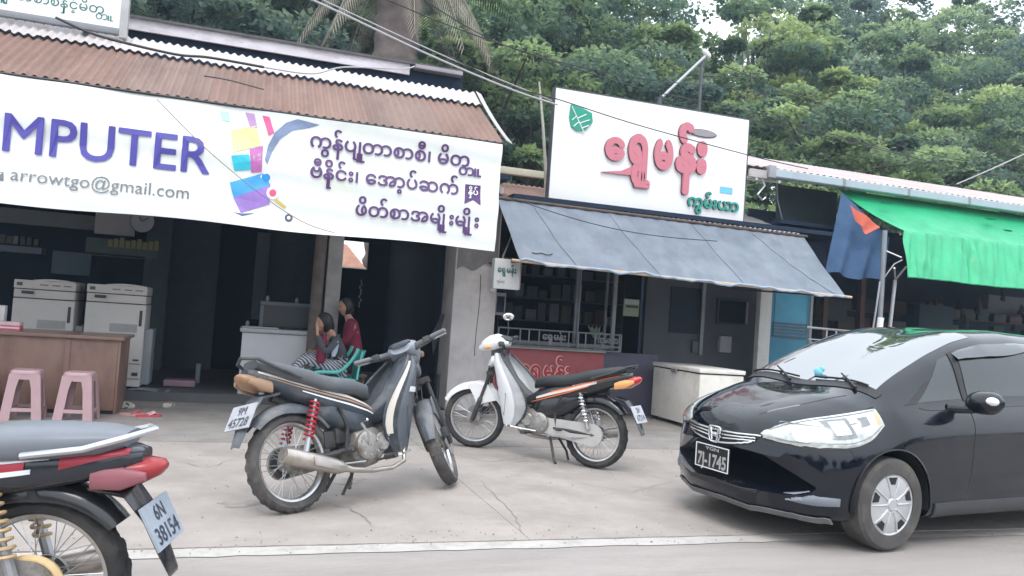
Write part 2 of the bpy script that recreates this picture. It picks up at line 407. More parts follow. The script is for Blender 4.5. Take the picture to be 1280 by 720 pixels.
# ---- corner sign, top left
SY = 9.35
pz = at(150,38,Y=SY).z; px = at(157,20,Y=SY).x
sg = thing('corner_sign', 'white framed sign with Burmese lettering above the rusty roof, cut by the photo edge', 'sign', (px-1.6,SY,pz))
B('panel', mat('sign_white', (.78,.80,.79), .4, var=.02), sg, (px-3.6,SY,pz+.02), (px-.05,SY+.03,pz+1.0))
fm = mat('sign_frame', (.22,.23,.25), .5, metal=.4, var=.1)
B('frame', fm, sg, (px-3.6,SY-.02,pz-.05), (px+.0,SY+.05,pz+.015), .004)
B('frame', mat('sign_frame_pale', (.45,.45,.46), .5, metal=.3, var=.1), sg, (px-.045,SY-.03,pz-.08), (px+.03,SY+.06,pz+1.1), .004)
for x in (px-.4, px-2.6):
    B('support', dgrey, sg, (x,SY+.06,zt-.1), (x+.05,SY+.11,pz+.9))
grn = mat('dark_teal_print', (.03,.16,.15), .5, var=0)
t1 = [("ကွန်ပျ",0,0,1),("ူတာစာစီနှင့်မိတ",-.02,0,1),("တ",-.62,-.44,.8),("ူ",.42,0,1)]
p = at(141,32,Y=SY)
V,F = glyphs(t1); wid = max(v.x for v in V)
sc_ = (at(141,30,Y=SY).x-at(-42,5,Y=SY).x)/wid
mb = MB(); mb.add([(at(-42,5,Y=SY).x+v.x*sc_, SY-.004, pz+.145+v.y*sc_) for v in V], F); mb.build('lettering', grn, sg, world=True, smooth=False)

# ---- banner
BY = 8.05
bz0 = (at(0,253,Y=BY).z+at(620,313,Y=BY).z)/2; bz1 = (at(0,90,Y=BY).z+at(625,182,Y=BY).z)/2
bx1 = (at(627,182,Y=BY).x+at(620,313,Y=BY).x)/2; bx0 = -5.6
def bd(x, z):
    t = (z-bz0)/(bz1-bz0)
    return BY+.012*sin(z*9+.6*x+.8*sin(x*.9))+.008*sin(z*21+x*1.7)+.02*sin(x*1.1)*(1-t)+.006*sin(x*7+z*3)
vinyl = mat('banner_vinyl', (.80,.83,.82), .42, var=.015, scale=1.5, dirt=(.70,.74,.62), dscale=.7, damt=.5)
bn = thing('shop_banner', 'long white vinyl banner reading COMPUTER hanging under the rusty roof', 'banner', ((bx0+bx1)/2,BY,bz0))
mb = MB(); mb.sheet(lambda s,t: (bx0+(bx1-bx0)*s, bd(bx0+(bx1-bx0)*s, bz0+(bz1-bz0)*t), bz0+(bz1-bz0)*t+.012*sin(s*23)*(1-t)), 160, 30, (0,.004,0))
mb.build('sheet', vinyl, bn, world=True)
def bprint(name, pts, m, lift=.006):
    """flat print on the banner: polygon in photo-plane points, cut fine enough to follow the cloth"""
    P = [at(u,v,Y=BY) for u,v in pts]
    bm = bmesh.new(); f = bm.faces.new([bm.verts.new((p.x,0,p.z)) for p in P])
    bmesh.ops.triangulate(bm, faces=[f])
    for _ in range(2): bmesh.ops.subdivide_edges(bm, edges=[e for e in bm.edges if e.calc_length() > .08], cuts=1)
    bmesh.ops.triangulate(bm, faces=bm.faces)
    mb = MB(); mb.add([(v.co.x, bd(v.co.x, v.co.z)-lift, v.co.z) for v in bm.verts], [[v.index for v in f.verts] for f in bm.faces]); bm.free()
    return mb.build(name, m, bn, world=True, smooth=False)
def btext(segs, p0, p1, m, bold=.012, ysc=1.):
    a = at(*p0,Y=BY); b = at(*p1,Y=BY); V,F = glyphs(segs, 0, bold)
    x0 = min(v.x for v in V); x1 = max(v.x for v in V); k = (b.x-a.x)/(x1-x0); z = (a.z+b.z)/2
    mb = MB(); mb.add([((a.x+(v.x-x0)*k), bd(a.x+(v.x-x0)*k, z+v.y*k)-.013-v.z*.15, z+v.y*k*ysc) for v in V], F)
    return mb.build('lettering', m, bn, world=True, smooth=False)
vio = mat('print_violet', (.085,.075,.36), .4, var=.1, scale=3)
pur = mat('print_purple', (.10,.045,.16), .4, var=0)
gry = mat('print_grey', (.16,.17,.18), .4, var=0)
def bletters(word, p0, p1, m, bold, ysc):
    a = at(*p0,Y=BY); b = at(*p1,Y=BY); V,F = glyphs(word, 0, bold); x0 = min(v.x for v in V); x1 = max(v.x for v in V); k = (b.x-a.x)/(x1-x0); z = (a.z+b.z)/2
    for i, ch in enumerate(word):
        full = glyphs(word[:i+1])[0]; one = glyphs(ch)[0]; dx = max(v.x for v in full)-max(v.x for v in one)
        V,F = glyphs(ch, 0, bold); mb = MB(); mb.add([(a.x+(v.x+dx-x0)*k, bd(a.x+(v.x+dx-x0)*k, z+v.y*k)-.013-v.z*.15, z+v.y*k*ysc) for v in V], F); mb.build('letter', m, bn, world=True, smooth=False)
bletters('MPUTER', (3,190), (262,216), vio, .012, 1.02)
a = at(3,190,Y=BY).x; 
btextCO = glyphs('O',0,.012); z = (at(3,190,Y=BY).z+at(262,216,Y=BY).z)/2; wco = max(v.x for v in btextCO[0]); 
V6,_ = glyphs('MPUTER',0,.012); k = (at(262,216,Y=BY).x-a)/(max(v.x for v in V6)-min(v.x for v in V6))
mb = MB(); mb.add([(a+(v.x-wco-.1)*k, bd(a+(v.x-wco-.1)*k, z+v.y*k)-.013-v.z*.15, z+v.y*k*1.02) for v in btextCO[0]], btextCO[1]); mb.build('lettering', vio, bn, world=True, smooth=False)
btext('arrowtgo@gmail.com', (14,229), (236,246), gry, .004)
bprint('print_envelope', [(-9,214),(6,216),(6,227),(-9,225)], gry)
bprint('print_flap', [(-7,216),(4,217),(-2,222)], vinyl, .009)
btext([("ကွန်ပျ",0,0,1),("ူ",.25,0,1),("တာစာစီ၊ မိတ",-.22,0,1),("တ",-.62,-.46,.8),("ူ",.42,0,1)], (387,185), (602,209), pur, .02)
btext([("ဗီနိ",0,0,1),("ုင်း၊ ေအာ့ပ်ဆက်",.0,0,1)], (387,222), (573,243), pur, .02)
btext([("ဖိတ်စာအမျိ",0,0,1),("ူးမျိ",.17,0,1),("ူး",.17,0,1)], (444,268), (598,285), pur, .02)
bprint('print_ribbon', [(582,230),(601,232),(600,257),(591,250),(580,255)], pur)
btext('နှိပ်', (585,243), (597,244), vinyl, .02).location.y -= .004
for pts, c in (
    ([(289,163),(321,157),(326,182),(291,191)], (.72,.72,.36)),
    ([(275,138),(286,140),(288,152),(277,150)], (.45,.68,.80)),
    ([(307,140),(318,142),(322,160),(313,160)], (.48,.28,.52)),
    ([(328,144),(337,146),(343,166),(336,170)], (.72,.12,.30)),
    ([(289,195),(311,193),(315,212),(293,214)], (.04,.52,.66)),
    ([(312,187),(329,182),(327,215),(314,216)], (.50,.15,.42)),
    ([(315,190),(325,187),(326,200),(318,202)], (.22,.58,.38))):
    bprint('print_panel', pts, mat('print_%d' % int(c[0]*999+c[2]*77), c, .4, var=.08))
bprint('print_tablet', [(287,228),(331,216),(338,231),(292,247)], mat('print_cyan', (.07,.36,.72), .4, var=.15, scale=5))
bprint('print_tablet', [(292,247),(338,231),(337,255),(301,266)], mat('print_lilac', (.33,.20,.58), .4, var=.15, scale=5))
bprint('print_tablet_shadow', [(291,265),(302,267),(320,266),(303,270)], mat('print_navy', (.10,.11,.25), .4, var=0))
sw = [(331,200),(335,182),(344,165),(358,153),(372,149),(400,156)]
sw2 = [(385,160),(366,163),(350,174),(340,190),(334,206)]
bprint('print_swoosh', sw+sw2, mat('print_slate', (.20,.26,.40), .4, var=.1))
def disc(c, r, n=16): return [(c[0]+r*cos(2*pi*i/n), c[1]+r*sin(2*pi*i/n)) for i in range(n)]
bprint('print_dot', disc((333,222),8), mat('print_white', (.85,.85,.86), .4, var=0))
bprint('print_dot', disc((333,222),4.8), mat('print_blue', (.03,.30,.68), .4, var=0), .011)
bprint('print_dot', disc((341,241),8), MC['print_white'], .009)
bprint('print_dot', disc((341,241),4.5), mat('print_pink', (.75,.10,.22), .4, var=0), .012)
bprint('print_stroke', [(345,248),(358,258),(356,261),(343,251)], mat('print_gold', (.66,.52,.12), .4, var=0))
bprint('print_dot', disc((361,272),5), mat('print_charcoal', (.08,.08,.13), .4, var=0))
bprint('print_dot', disc((361,272),2.2), MC['print_white'], .011)
mb = MB(); mb.tube([(bx0,BY+.01,bz1+.01),(bx1,BY+.01,bz1+.01)], .012, 6); mb.build('top_rope', blk, bn, world=True)

# ---- party wall between the two shops
wx0 = at(563,420,Y=10.4).x; wx1 = at(617,420,Y=10.4).x
pw = thing('party_wall', 'tall grey plastered wall end with stains between the two shops', 'wall', (wx0+.3,10.4,0))
B('wall', plaster, pw, (wx0,10.40,0), (wx1,15.5,3.05), .01)
B('passage_shade', darkwall, pw, (wx0-.03,11.0,0), (wx0-.004,15.5,3.05))  # dark sheet painting in the shade deeper inside the passage
stain = mat('wall_stain', (.20,.19,.195), .85, var=.2, scale=5, bump=.3, bscale=25)
zz = at(590,338,Y=10.4).z
mb = MB(); mb.sheet(lambda s,t: (wx0+.02+(wx1-wx0-.04)*s, 10.385-.012*sin(s*9+t*4), zz+.04*sin(s*11)+.10*s*(1-t)+(3.0-zz)*t), 20, 10, (0,.012,0)); mb.build('torn_render', stain, pw, world=True)
random.seed(5)
mb = MB(); x = wx0+.36; mb.tube([(x+.01*sin(z*5),10.399,zz-.05-z) for z in np.linspace(0,1.1,14)], .005, 4); mb.build('crack', mat('crack_dark', (.05,.05,.05), .9, var=0), pw, world=True)
mb = MB(); mb.box((wx1-.07,10.37,1.62),(wx1-.0,10.385,1.86), Matrix.Rotation(.3,3,'Y')); tag(mb.build('paper_scrap', white), 'scrap of white paper stuck to the right edge of the party wall', 'paper')
pv = at(558,470,Y=9.9)
mb = MB(); mb.tube([(pv.x,10.33,0),(pv.x+.01,10.35,pv.z-.02)], .022, 8); tag(mb.build('short_post', blk), 'short thin black post standing against the grey wall', 'post')
mb = MB(); p0 = at(540,420,Y=10.3); p1 = at(553,393,Y=10.3); mb.sheet(lambda s,t: (p0.x+(p1.x-p0.x)*s+.05*t, 10.36, p0.z+(p1.z-p0.z)*s-.25*t*(1-s)), 6, 4, (0,.01,0)); tag(mb.build('dark_flag', mat('dark_cloth', (.03,.03,.04), .9)), 'dark rag hooked on the corner of the grey wall above the motorbike handlebar', 'rag')
# roof seen through the passage
p0 = at(430,303,Y=17.); p1 = at(457,335,Y=17.)
nr = thing('neighbour_roof', 'small bit of red corrugated roof seen through the dark passage', 'roof', (p0.x,17.,p1.z))
mb = MB(); n = 18
def fn(s, t):
    xl = p0.x; xR = p0.x+(.12+(p1.x-p0.x-.12)*(1-t)); x = xl+(xR-xl)*s
    return (x, 17+.5*t+.01*sin(x*70), p1.z+(p0.z-p1.z)*t)
mb.sheet(fn, 30, 3, (0,.01,0)); mb.build('sheet', mat('salmon_tile', (.50,.27,.20), .8, var=.2, scale=9), nr, world=True)
B('edge', zinc, nr, (p0.x,16.92,p1.z-.07), (p1.x,17.0,p1.z), .005)
mb = MB(); q = at(451,360,Y=14); 
for i in range(9): mb.ball((q.x+.015*sin(i*2.3),14,q.z+.12-i*.055), (.012,.01,.03), 6, 5)
tag(mb.build('hanging_trinket', mat('pale_glint', (.6,.62,.65), .3, var=0)), 'string of pale trinkets hanging in the dark passage', 'ornament')

# cracks, stains and grit on the forecourt
random.seed(17)
def crack(pts, w=.004):
    P3 = [at(u,v,Z=.003) for u,v in pts]; mb = MB(); L = []
    for i in range(len(P3)-1):
        for k in range(8):
            q = P3[i].lerp(P3[i+1], k/8); L.append(q+Vector((random.uniform(-.02,.02), random.uniform(-.02,.02), 0)))
    L.append(P3[-1]); vs = []
    for i, q in enumerate(L):
        t = (L[min(i+1,len(L)-1)]-L[max(i-1,0)]); t.z = 0; n_ = Vector((-t.y,t.x,0)).normalized(); ww = w*random.uniform(.3,1.1)*(.3+sin(pi*i/(len(L)-1)))
        vs += [q+n_*ww, q-n_*ww]
    for v in vs: v.z = .0035
    mb.add(vs, [(2*i,2*i+1,2*i+3,2*i+2) for i in range(len(L)-1)]); mb.build('crack', MC['joint_dirt'] if False else mat('crack_fill', (.21,.19,.175), .95, var=.2), fore, smooth=False)
crack([(405,628),(440,636),(470,660)]); crack([(560,566),(610,577),(660,572)],.0035); crack([(600,600),(640,640),(655,668)],.003); crack([(215,575),(260,585),(300,570)],.003); crack([(700,600),(790,615),(850,600)],.003)
oil = mat('oil_stain', (.20,.185,.175), .6, var=.2, scale=5)
for (u,v,r_) in ((430,600,.16),(300,630,.12),(660,575,.14)):
    p = at(u,v,Z=0); n_ = 28; mb = MB(); ph = random.uniform(0,6)
    mb.add([(p.x+r_*(1+.25*sin(3*a+ph)+.15*sin(7*a))*cos(a), p.y+r_*.8*(1+.2*sin(2*a+ph)+.12*sin(9*a+ph))*sin(a), .0024) for a in np.linspace(0,2*pi,n_+1)[:-1]], [tuple(range(n_))])
    mb.build('oil_stain', mat('oil_film', (.315,.285,.262), .7, var=.25, scale=9, dirt=(.25,.23,.215), dscale=6, damt=.6), fore, smooth=False)
mb = MB()
for i in range(1400):
    x = random.uniform(-3.5,8); y = 4.3+6.0*random.random()**1.3; r_ = random.uniform(.003,.011)
    if random.random() < .5: y = random.choice((4.52,7.62,10.33))+random.gauss(0,.12)
    a = random.uniform(0,6)
    mb.add([(x+r_*cos(a),y+r_*sin(a),.001),(x-r_*sin(a),y+r_*cos(a),.001),(x-r_*cos(a),y-r_*sin(a),.001),(x,y,r_*.8+.001)], [(0,1,3),(1,2,3),(2,0,3)])
tag(mb.build('grit', mat('grit_stone', (.26,.235,.22), .9, var=.3, scale=30), smooth=False), 'scattered fine grit and dust lumps on the concrete', 'grit', kind='stuff')
# ================================================================ BETEL SHOP (middle)
bs = thing('betel_shop', 'small open betel shop front with dark red panel under a grey tarpaulin', 'shop', (5.4,10.5,0))
FY = 10.45
lx0 = wx1; rx = at(763,470,Y=FY).x; px2 = at(822,470,Y=FY).x
redp = mat('maroon_board', (.34,.085,.09), .7, var=.2, scale=5, dirt=(.20,.11,.115), dscale=5, damt=.5)
purp = mat('purple_grey_board', (.095,.088,.125), .7, var=.12, scale=3)
rz = (at(640,432,Y=FY).z+at(750,441,Y=FY).z)/2
B('red_panel', redp, bs, (lx0+.05,FY,.05), (rx-.12,FY+.06,rz-.02), .004)
B('counter_ledge', grime, bs, (lx0+.0,FY-.06,rz-.015), (rx-.12,FY+.14,rz+.03), .006)
B('purple_panel', purp, bs, (rx-.118,FY+.01,.05), (px2,FY+.05,rz+.0))
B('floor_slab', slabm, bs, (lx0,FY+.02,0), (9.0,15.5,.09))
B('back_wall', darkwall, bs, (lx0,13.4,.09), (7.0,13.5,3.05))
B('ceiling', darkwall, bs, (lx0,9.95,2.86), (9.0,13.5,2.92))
# lettering on the red panel
redl = mat('sign_red', (.42,.02,.02), .45, var=0); pinkl = mat('letter_edge', (.70,.45,.44), .5, var=0)
segs = [("ေရ",0,0,1),("ွှမန်း",-.05,0,1)]
a = at(648,470,Y=FY-.01); b = at(712,474,Y=FY-.01)
write('lettering', "ေရွှမန်း", pinkl, bs, (a.x,FY-.008,(a.z+b.z)/2), (1,0,0), (0,0,1), .30, width=b.x-a.x, bold=.065)
write('lettering', "ေရွှမန်း", redl, bs, (a.x,FY-.014,(a.z+b.z)/2), (1,0,0), (0,0,1), .30, width=b.x-a.x, bold=.022)
# railing with wrought letters
irn = mat('railing_iron', (.22,.23,.25), .5, metal=.4, var=.15)
rl = thing('iron_railing', 'low pale iron railing with wrought Burmese letters above the red panel', 'railing', (5,FY-.08,rz))
rt = (at(623,410,Y=FY-.1).z+at(776,418,Y=FY-.1).z)/2; rb = (at(625,427,Y=FY-.1).z+at(774,440,Y=FY-.1).z)/2
x0 = at(623,410,Y=FY-.1).x; x1 = at(776,420,Y=FY-.1).x; yy = FY-.12
for z in (rt, rb+.04, rb-.02):
    mb = MB(); mb.tube([(x0,yy,z),(x1,yy,z)], .012, 6); mb.build('rail', irn, rl, world=True)
for f in (0,.17,.24,.32,.56,.64,.70,.78,.985,1):
    x = x0+(x1-x0)*f; mb = MB(); mb.tube([(x,yy,rb-.02),(x,yy,rt)], .010, 6); mb.build('bar', irn, rl, world=True)
hz = rt-rb
write('letters', "ေရွှမန်း", irn, rl, (x0+(x1-x0)*.345,yy-.008,rb+.09), (1,0,0), (0,0,1), hz*.62, width=(x1-x0)*.19, depth=.008, bold=.02)
write('letters', "ကွမ်းယာ", irn, rl, (x0+(x1-x0)*.80,yy-.008,rb+.09), (1,0,0), (0,0,1), hz*.6, width=(x1-x0)*.17, depth=.008, bold=.02)
# posts and window frames above
alu = mat('aluminium_frame', (.25,.27,.29), .5, metal=.4, var=.1)
glass_d = mat('dark_window_glass', (.012,.02,.03), .08, var=0, spec=.6)
for u, w_, Y in ((718,.05,10.75),(722,.025,10.72),(765,.06,10.75),(756,.03,10.9)):
    p = at(u,400,Y=Y); B('window_post', alu, bs, (p.x,Y,rz+.03), (p.x+w_,Y+.05,2.86), .004)
B('window_rail', alu, bs, (lx0+.02,10.77,rz+.03), (at(770,400,Y=10.77).x,10.81,rz+.09))
# left side: purple poster strip and small frame
p = at(622,368,Y=10.5); q = at(634,392,Y=10.5)
B('small_frame', mat('lilac_poster', (.30,.28,.38), .6, var=.1), bs, (p.x,10.6,q.z-.03), (q.x,10.62,p.z+.03), .003)
B('frame_glass', glass_d, bs, (p.x+.03,10.592,q.z+.01), (q.x-.02,10.6,p.z-.02))
# inner partition wall at right with window, box and skirting
GY = 11.3
gx0 = at(806,400,Y=GY).x; gx1 = at(946,400,Y=GY).x
gwall = mat('inner_grey_wall', (.10,.105,.118), .8, var=.12, scale=2.5, dirt=(.10,.10,.11), dscale=2)
B('inner_wall', gwall, bs, (gx0,GY,.09), (gx1,GY+.1,2.86))
p = at(840,358,Y=GY-.02); q = at(874,418,Y=GY-.02); B('dark_opening', mat('deep_blue_black', (.02,.03,.045), .8, var=.1), bs, (p.x,GY-.02,q.z), (q.x,GY-.003,p.z))
p = at(878,350,Y=GY-.05); B('mullion', alu, bs, (p.x,GY-.09,.9), (p.x+.06,GY-.04,2.80), .004)
wn_ = at(899,375,Y=GY-.03); wq = at(931,405,Y=GY-.03)
wf = B('window', mat('window_frame_dark', (.05,.055,.065), .5, var=0), bs, (wn_.x-.03,GY-.05,wq.z-.03), (wq.x+.03,GY-.004,wn_.z+.03), .004)
B('pane', glass_d, wf, (wn_.x,GY-.058,wq.z), (wq.x-.02,GY-.05,wn_.z))
B('reveal', mat('pale_reveal', (.40,.40,.41), .5, var=0), wf, (wq.x-.012,GY-.075,wq.z), (wq.x+.015,GY-.051,wn_.z))
p = at(880,418,Y=GY-.02); q = at(945,426,Y=GY-.02); B('rail_board', dgrey, bs, (p.x,GY-.03,q.z-.03), (q.x,GY-.005,q.z+.06))
p = at(901,420,Y=GY-.1); q = at(914,441,Y=GY-.1)
mb = MB(); mb.bbox((p.x,GY-.10,q.z),(q.x,GY-.005,p.z),.01); bx = mb.build('meter_box', mat('pale_meter', (.42,.42,.43), .5, var=.1)); tag(bx, 'small pale electric meter box on the inner wall above the freezer', 'box')
p = at(868,426,Y=GY-.1); q = at(878,442,Y=GY-.1)
mb = MB(); mb.bbox((p.x,GY-.06,q.z),(q.x,GY-.005,p.z),.008); tag(mb.build('switch_box', dgrey), 'small dark switch box left of the pale meter box', 'box')
# green notice on the window
p = at(780,373,Y=10.7); q = at(798,396,Y=10.7); 
nt_ = thing('notice_sheet', 'green and grey notice stuck inside the shop window', 'notice', (p.x,10.7,q.z))
mb = MB(); mb.sheet(lambda s,t: (p.x+(q.x-p.x)*s, 10.70+.01*sin(s*3), q.z+(p.z-q.z)*t), 6, 6, (0,.003,0)); mb.build('sheet', mat('notice_green', (.24,.30,.20), .6, var=.1), nt_, world=True)
B('print_bar', blk, nt_, (p.x+.04,10.69,(p.z+q.z)/2+.0), (q.x-.02,10.697,(p.z+q.z)/2+.03))
B('print_head', mat('notice_pale', (.40,.42,.42), .6, var=.0), nt_, (p.x+.01,10.688,(p.z+q.z)/2+.05), (q.x-.01,10.696,p.z-.01))
# plant behind the railing
p = at(746,410,Y=10.95)
pt = thing('window_plant', 'small pale leafed plant behind the iron railing', 'plant', (p.x,10.95,rz+.03))
lg = mat('pale_leaf', (.22,.30,.24), .6, var=.2)
mb = MB(); mb.lathe([(0,0),(.06,0),(.085,.12),(.07,.12),(.06,.03)], (p.x,10.95,rz+.03), 'z', 14); mb.build('pot', dgrey, pt, world=True)
random.seed(9)
for i in range(18):
    a_ = random.uniform(0,6.28); l = random.uniform(.12,.34); z0 = rz+.14
    mb = MB(); d = Vector((cos(a_)*.55,sin(a_)*.4,1)).normalized(); sd_ = d.cross(Vector((0,1,0))).normalized()
    b_ = Vector((p.x,10.95,z0)); mb.add([b_, b_+d*l*.5+sd_*.03, b_+d*l+Vector((0,0,-.05)), b_+d*l*.5-sd_*.03+Vector((0,.01,0))], [(0,1,2,3)]); mb.build('leaf', lg, pt, world=True)

# ---- grey tarpaulin awning
tA = Vector((at(622,249,Y=9.9).x, 9.9, at(622,249,Y=9.9).z)); tB = at(1005,297,Y=9.95)
tC = at(650,326,Y=8.9); tD = at(1057,371,Y=8.9)
tarp = mat('grey_tarpaulin', (.145,.172,.21), .5, var=.16, scale=4, bump=.6, bscale=5, dirt=(.235,.26,.295), dscale=2.2, damt=.75)
ta = thing('grey_tarp_awning', 'grey blue tarpaulin awning sloping over the betel shop front', 'awning', (5.3,9.4,tC.z))
def tfn(s, t):
    p = tA.lerp(tB, s).lerp(tC.lerp(tD, s), t)
    fold = .018*sin(s*38+.7*t)*t+.012*sin(s*17+2)*t+.03*sin(pi*s)*sin(pi*t)*-1
    return p+Vector((0, -.03*sin(t*pi), -.05*sin(pi*t)*(.6+.4*sin(s*9))+fold*.6+.010*sin(s*61)*t*t+.006*sin(s*140+5*t+2*sin(s*13))+.008*sin(s*90-9*t)*sin(pi*t)))
mb = MB(); mb.sheet(tfn, 120, 16, (0,.004,-.003)); mb.build('tarpaulin', tarp, ta, world=True)
hem = mat('pale_blue_hem', (.30,.36,.43), .5, var=.15, scale=14)
mb = MB(); mb.tube([Vector(tfn(s,1))+Vector((0,-.008,.0)) for s in np.linspace(0,1,70)], .017, 6); mb.build('hem', hem, ta, world=True)
for s0, s1 in ((.10,.16),(.33,.40),(.60,.66),(.80,.97)):
    mb = MB(); mb.tube([Vector(tfn(s0+(s1-s0)*k,k))+Vector((0,-.004,.006)) for k in np.linspace(.02,.98,14)], .006, 4); mb.build('seam', mat('tarp_seam', (.25,.28,.32), .6, var=0), ta, world=True)
mb = MB(); mb.tube([tA+Vector((0,.0,.02)), tB+Vector((.05,.0,.02))], .022, 8); mb.build('top_pole', wood_d, ta, world=True)
mb = MB(); mb.tube([tC+Vector((-.1,.01,-.0)), tD+Vector((.10,.0,.0))], .018, 8); mb.build('bottom_pole', mat('bamboo', (.48,.36,.25), .6, var=.15), ta, world=True)
mb = MB(); q = at(658,317,Y=9.0); mb.tube([Vector(tfn(.04+.06*k,.86-.06*k+.015*sin(k*9)))+Vector((0,-.006,.012)) for k in np.linspace(0,1,8)], .006, 4); mb.build('tear', blk, ta, world=True)
mb = MB(); mb.tube([tC+Vector((.05,.02,0)), (tC.x+.05,10.3,2.0)], .015, 6); mb.build('strut', wood_d, ta, world=True)
mb = MB(); mb.tube([tD+Vector((-.05,.02,0)), (tD.x-.3,11.2,2.0)], .015, 6); mb.build('strut', wood_d, ta, world=True)
# cord sagging over it
mb = MB(); P0 = at(630,250,Y=9.5); P1 = at(890,305,Y=9.2)
mb.tube([P0.lerp(P1,k)+Vector((0,-.12,-.12*sin(pi*k)+.03)) for k in np.linspace(0,1,24)], .006, 5); tag(mb.build('sagging_cord', wire_d), 'thin dark cord sagging across the grey tarpaulin awning', 'cord')
# ---- roof behind and beside the billboard
b2 = thing('betel_roof', 'low corrugated roof of the betel shop showing at both sides of the billboard', 'roof', (5.5,10.4,tA.z))
zc = (tA.z+tB.z)/2+.03
mb = MB(); random.seed(2)
for x, m_ in ((lx0-.1,'a'),(lx0+.75,'a'),(lx0+1.6,'z'),(lx0+2.45,'z'),(lx0+3.3,'z'),(tB.x-1.0,'z')):
    x1_ = min(x+.9, tB.x+.08)
    mb = MB(); corr(mb, x, x1_, (9.93,zc), (11.6,zc+.50), rows=2, ragged=.01, wave=.085)
    mb.build('roof_sheet', rust if m_ == 'a' else zinc, b2, world=True)
B('roof_batten', wood_d, b2, (lx0,9.98,zc-.08), (tB.x,10.03,zc-.03))
B('back_roof', darkwall, b2, (lx0-.2,11.5,2.9), (8.9,11.6,zc+.42))
p = at(632,208,Y=11.2); q = at(690,214,Y=11.2)
B('pale_beam', mat('cream_beam', (.55,.52,.42), .6, var=.1), b2, (p.x-.1,11.15,p.z-.11), (q.x+.5,11.25,p.z-.01), .005)
# ---- billboard
LY = 10.05
P = [at(697,107,Y=LY), at(940,153,Y=LY), at(925,281,Y=LY), at(684,246,Y=LY)]
zt_, zb_ = (P[0].z+P[1].z)/2, (P[2].z+P[3].z)/2; xl_, xr_ = (P[0].x+P[3].x)/2, (P[1].x+P[2].x)/2
bb = thing('billboard', 'large white billboard with raised pink Burmese letters and a green leaf', 'sign', ((xl_+xr_)/2,LY,zb_))
lean = Matrix.Rotation(0,4,'Y')
wsign = mat('billboard_white', (.84,.84,.84), .35, var=.012, scale=1.5)
B('panel', wsign, bb, (xl_,LY,zb_), (xr_,LY+.10,zt_), .004)
for a, b in (((xl_-.012,LY-.006,zb_-.012),(xl_+.0,LY+.11,zt_+.012)), ((xr_,LY-.006,zb_-.012),(xr_+.012,LY+.11,zt_+.012)), ((xl_,LY-.006,zt_),(xr_,LY+.11,zt_+.014)), ((xl_,LY-.006,zb_-.014),(xr_,LY+.11,zb_))):
    B('edge_trim', dgrey, bb, a, b)
for x in (xl_+.4, xr_-.5):
    mb = MB(); mb.tube([(x,LY+.16,2.7),(x,LY+.16,zt_-.1)], .03, 8); mb.build('support', steel, bb, world=True)
pink = mat('letter_pink', (.55,.18,.225), .35, var=.03)
dpink = mat('letter_side', (.12,.05,.06), .5, var=0)
def letter(segs, p0, p1, size_m, m, edge, depth=.035, bold=.05, ysc=1.):
    a = at(*p0,Y=LY); b = at(*p1,Y=LY); V,F = glyphs(segs, 1e-4, bold); x0 = min(v.x for v in V); x1 = max(v.x for v in V); k = (b.x-a.x)/(x1-x0)
    for nm, mm, ya, yb, sh in (('letter_return', edge, -.004, -depth, 0), ('letter', m, -depth, -depth-.006, 0)):
        zmid = max(v.z for v in V)/1.0
        mb = MB(); mb.add([(a.x+(v.x-x0)*k, LY+(ya if v.z < 0 else yb-max(0,v.z-1e-4)), a.z+v.y*k*ysc) for v in V], F)
        mb.build(nm, mm, bb, world=True, smooth=False)
# each syllable a raised letter of its own
letter([("ေ",0,0,1)], (754,197), (779,203), 0, pink, dpink, ysc=1.05, bold=.06)
letter([("ရွ",0,0,1),("ှ",0,0,1)], (783,202), (812,208), 0, pink, dpink, ysc=1.45, bold=.06)
letter([("မ",0,0,1)], (815,208), (839,212), 0, pink, dpink, ysc=1.5, bold=.06)
letter([("န်",0,0,1)], (842,212), (868,217), 0, pink, dpink, ysc=1.2, bold=.06)
letter([("း",0,0,1)], (868,214), (881,217), 0, pink, dpink, ysc=1.4, bold=.05)
q0 = at(750,215,Y=LY)
mb = MB(); pts = [(750,215),(775,214),(790,208),(800,208),(806,215),(798,220),(780,219)]
P3 = [at(u,v,Y=LY) for u,v in pts]; mb.prism([(p.x,p.z) for p in P3], LY-.004, LY-.041); mb.build('letter_tail', pink, bb, world=True, smooth=False)
teal = mat('letter_teal', (.02,.26,.21), .4, var=.05)
letter([("ကွမ်းယာ",0,0,1)], (858,257), (922,262), 0, teal, dpink, depth=.025, bold=.035, ysc=.98)
pts = [(713,131),(728,136),(739,142),(740,153),(731,163),(720,164),(713,158),(711,146)]
P3 = [at(u,v,Y=LY) for u,v in pts]; lm = mat('leaf_green', (.02,.30,.20), .4, var=.1)
mb = MB(); mb.prism([(p.x,p.z) for p in P3], LY-.004, LY-.03); lf = mb.build('leaf_emblem', lm, bb, world=True, smooth=False)
for a, b in (((715,133),(731,168)),((722,148),(733,143)),((725,154),(737,150)),((721,145),(715,150)),((724,152),(717,158)),((728,160),(736,157))):
    mb = MB(); mb.tube([at(*a,Y=LY-.032), at(*b,Y=LY-.032)], .008, 5); mb.build('leaf_vein', white, lf, world=True)
mb = MB(); c_ = at(878,167,Y=LY); n = 24
mb.prism([(c_.x+.235*cos(2*pi*i/n), c_.z+.06*sin(2*pi*i/n)) for i in range(n)], LY-.003, LY-.012); mb.build('oval_patch', mat('patch_edge', (.10,.09,.10), .6, var=0), bb, world=True)
mb = MB(); mb.prism([(c_.x+.22*cos(2*pi*i/n), c_.z+.047*sin(2*pi*i/n)+.004) for i in range(n)], LY-.0125, LY-.015); mb.build('oval_patch', mat('patch_grey', (.30,.27,.29), .6, var=.1), bb, world=True)
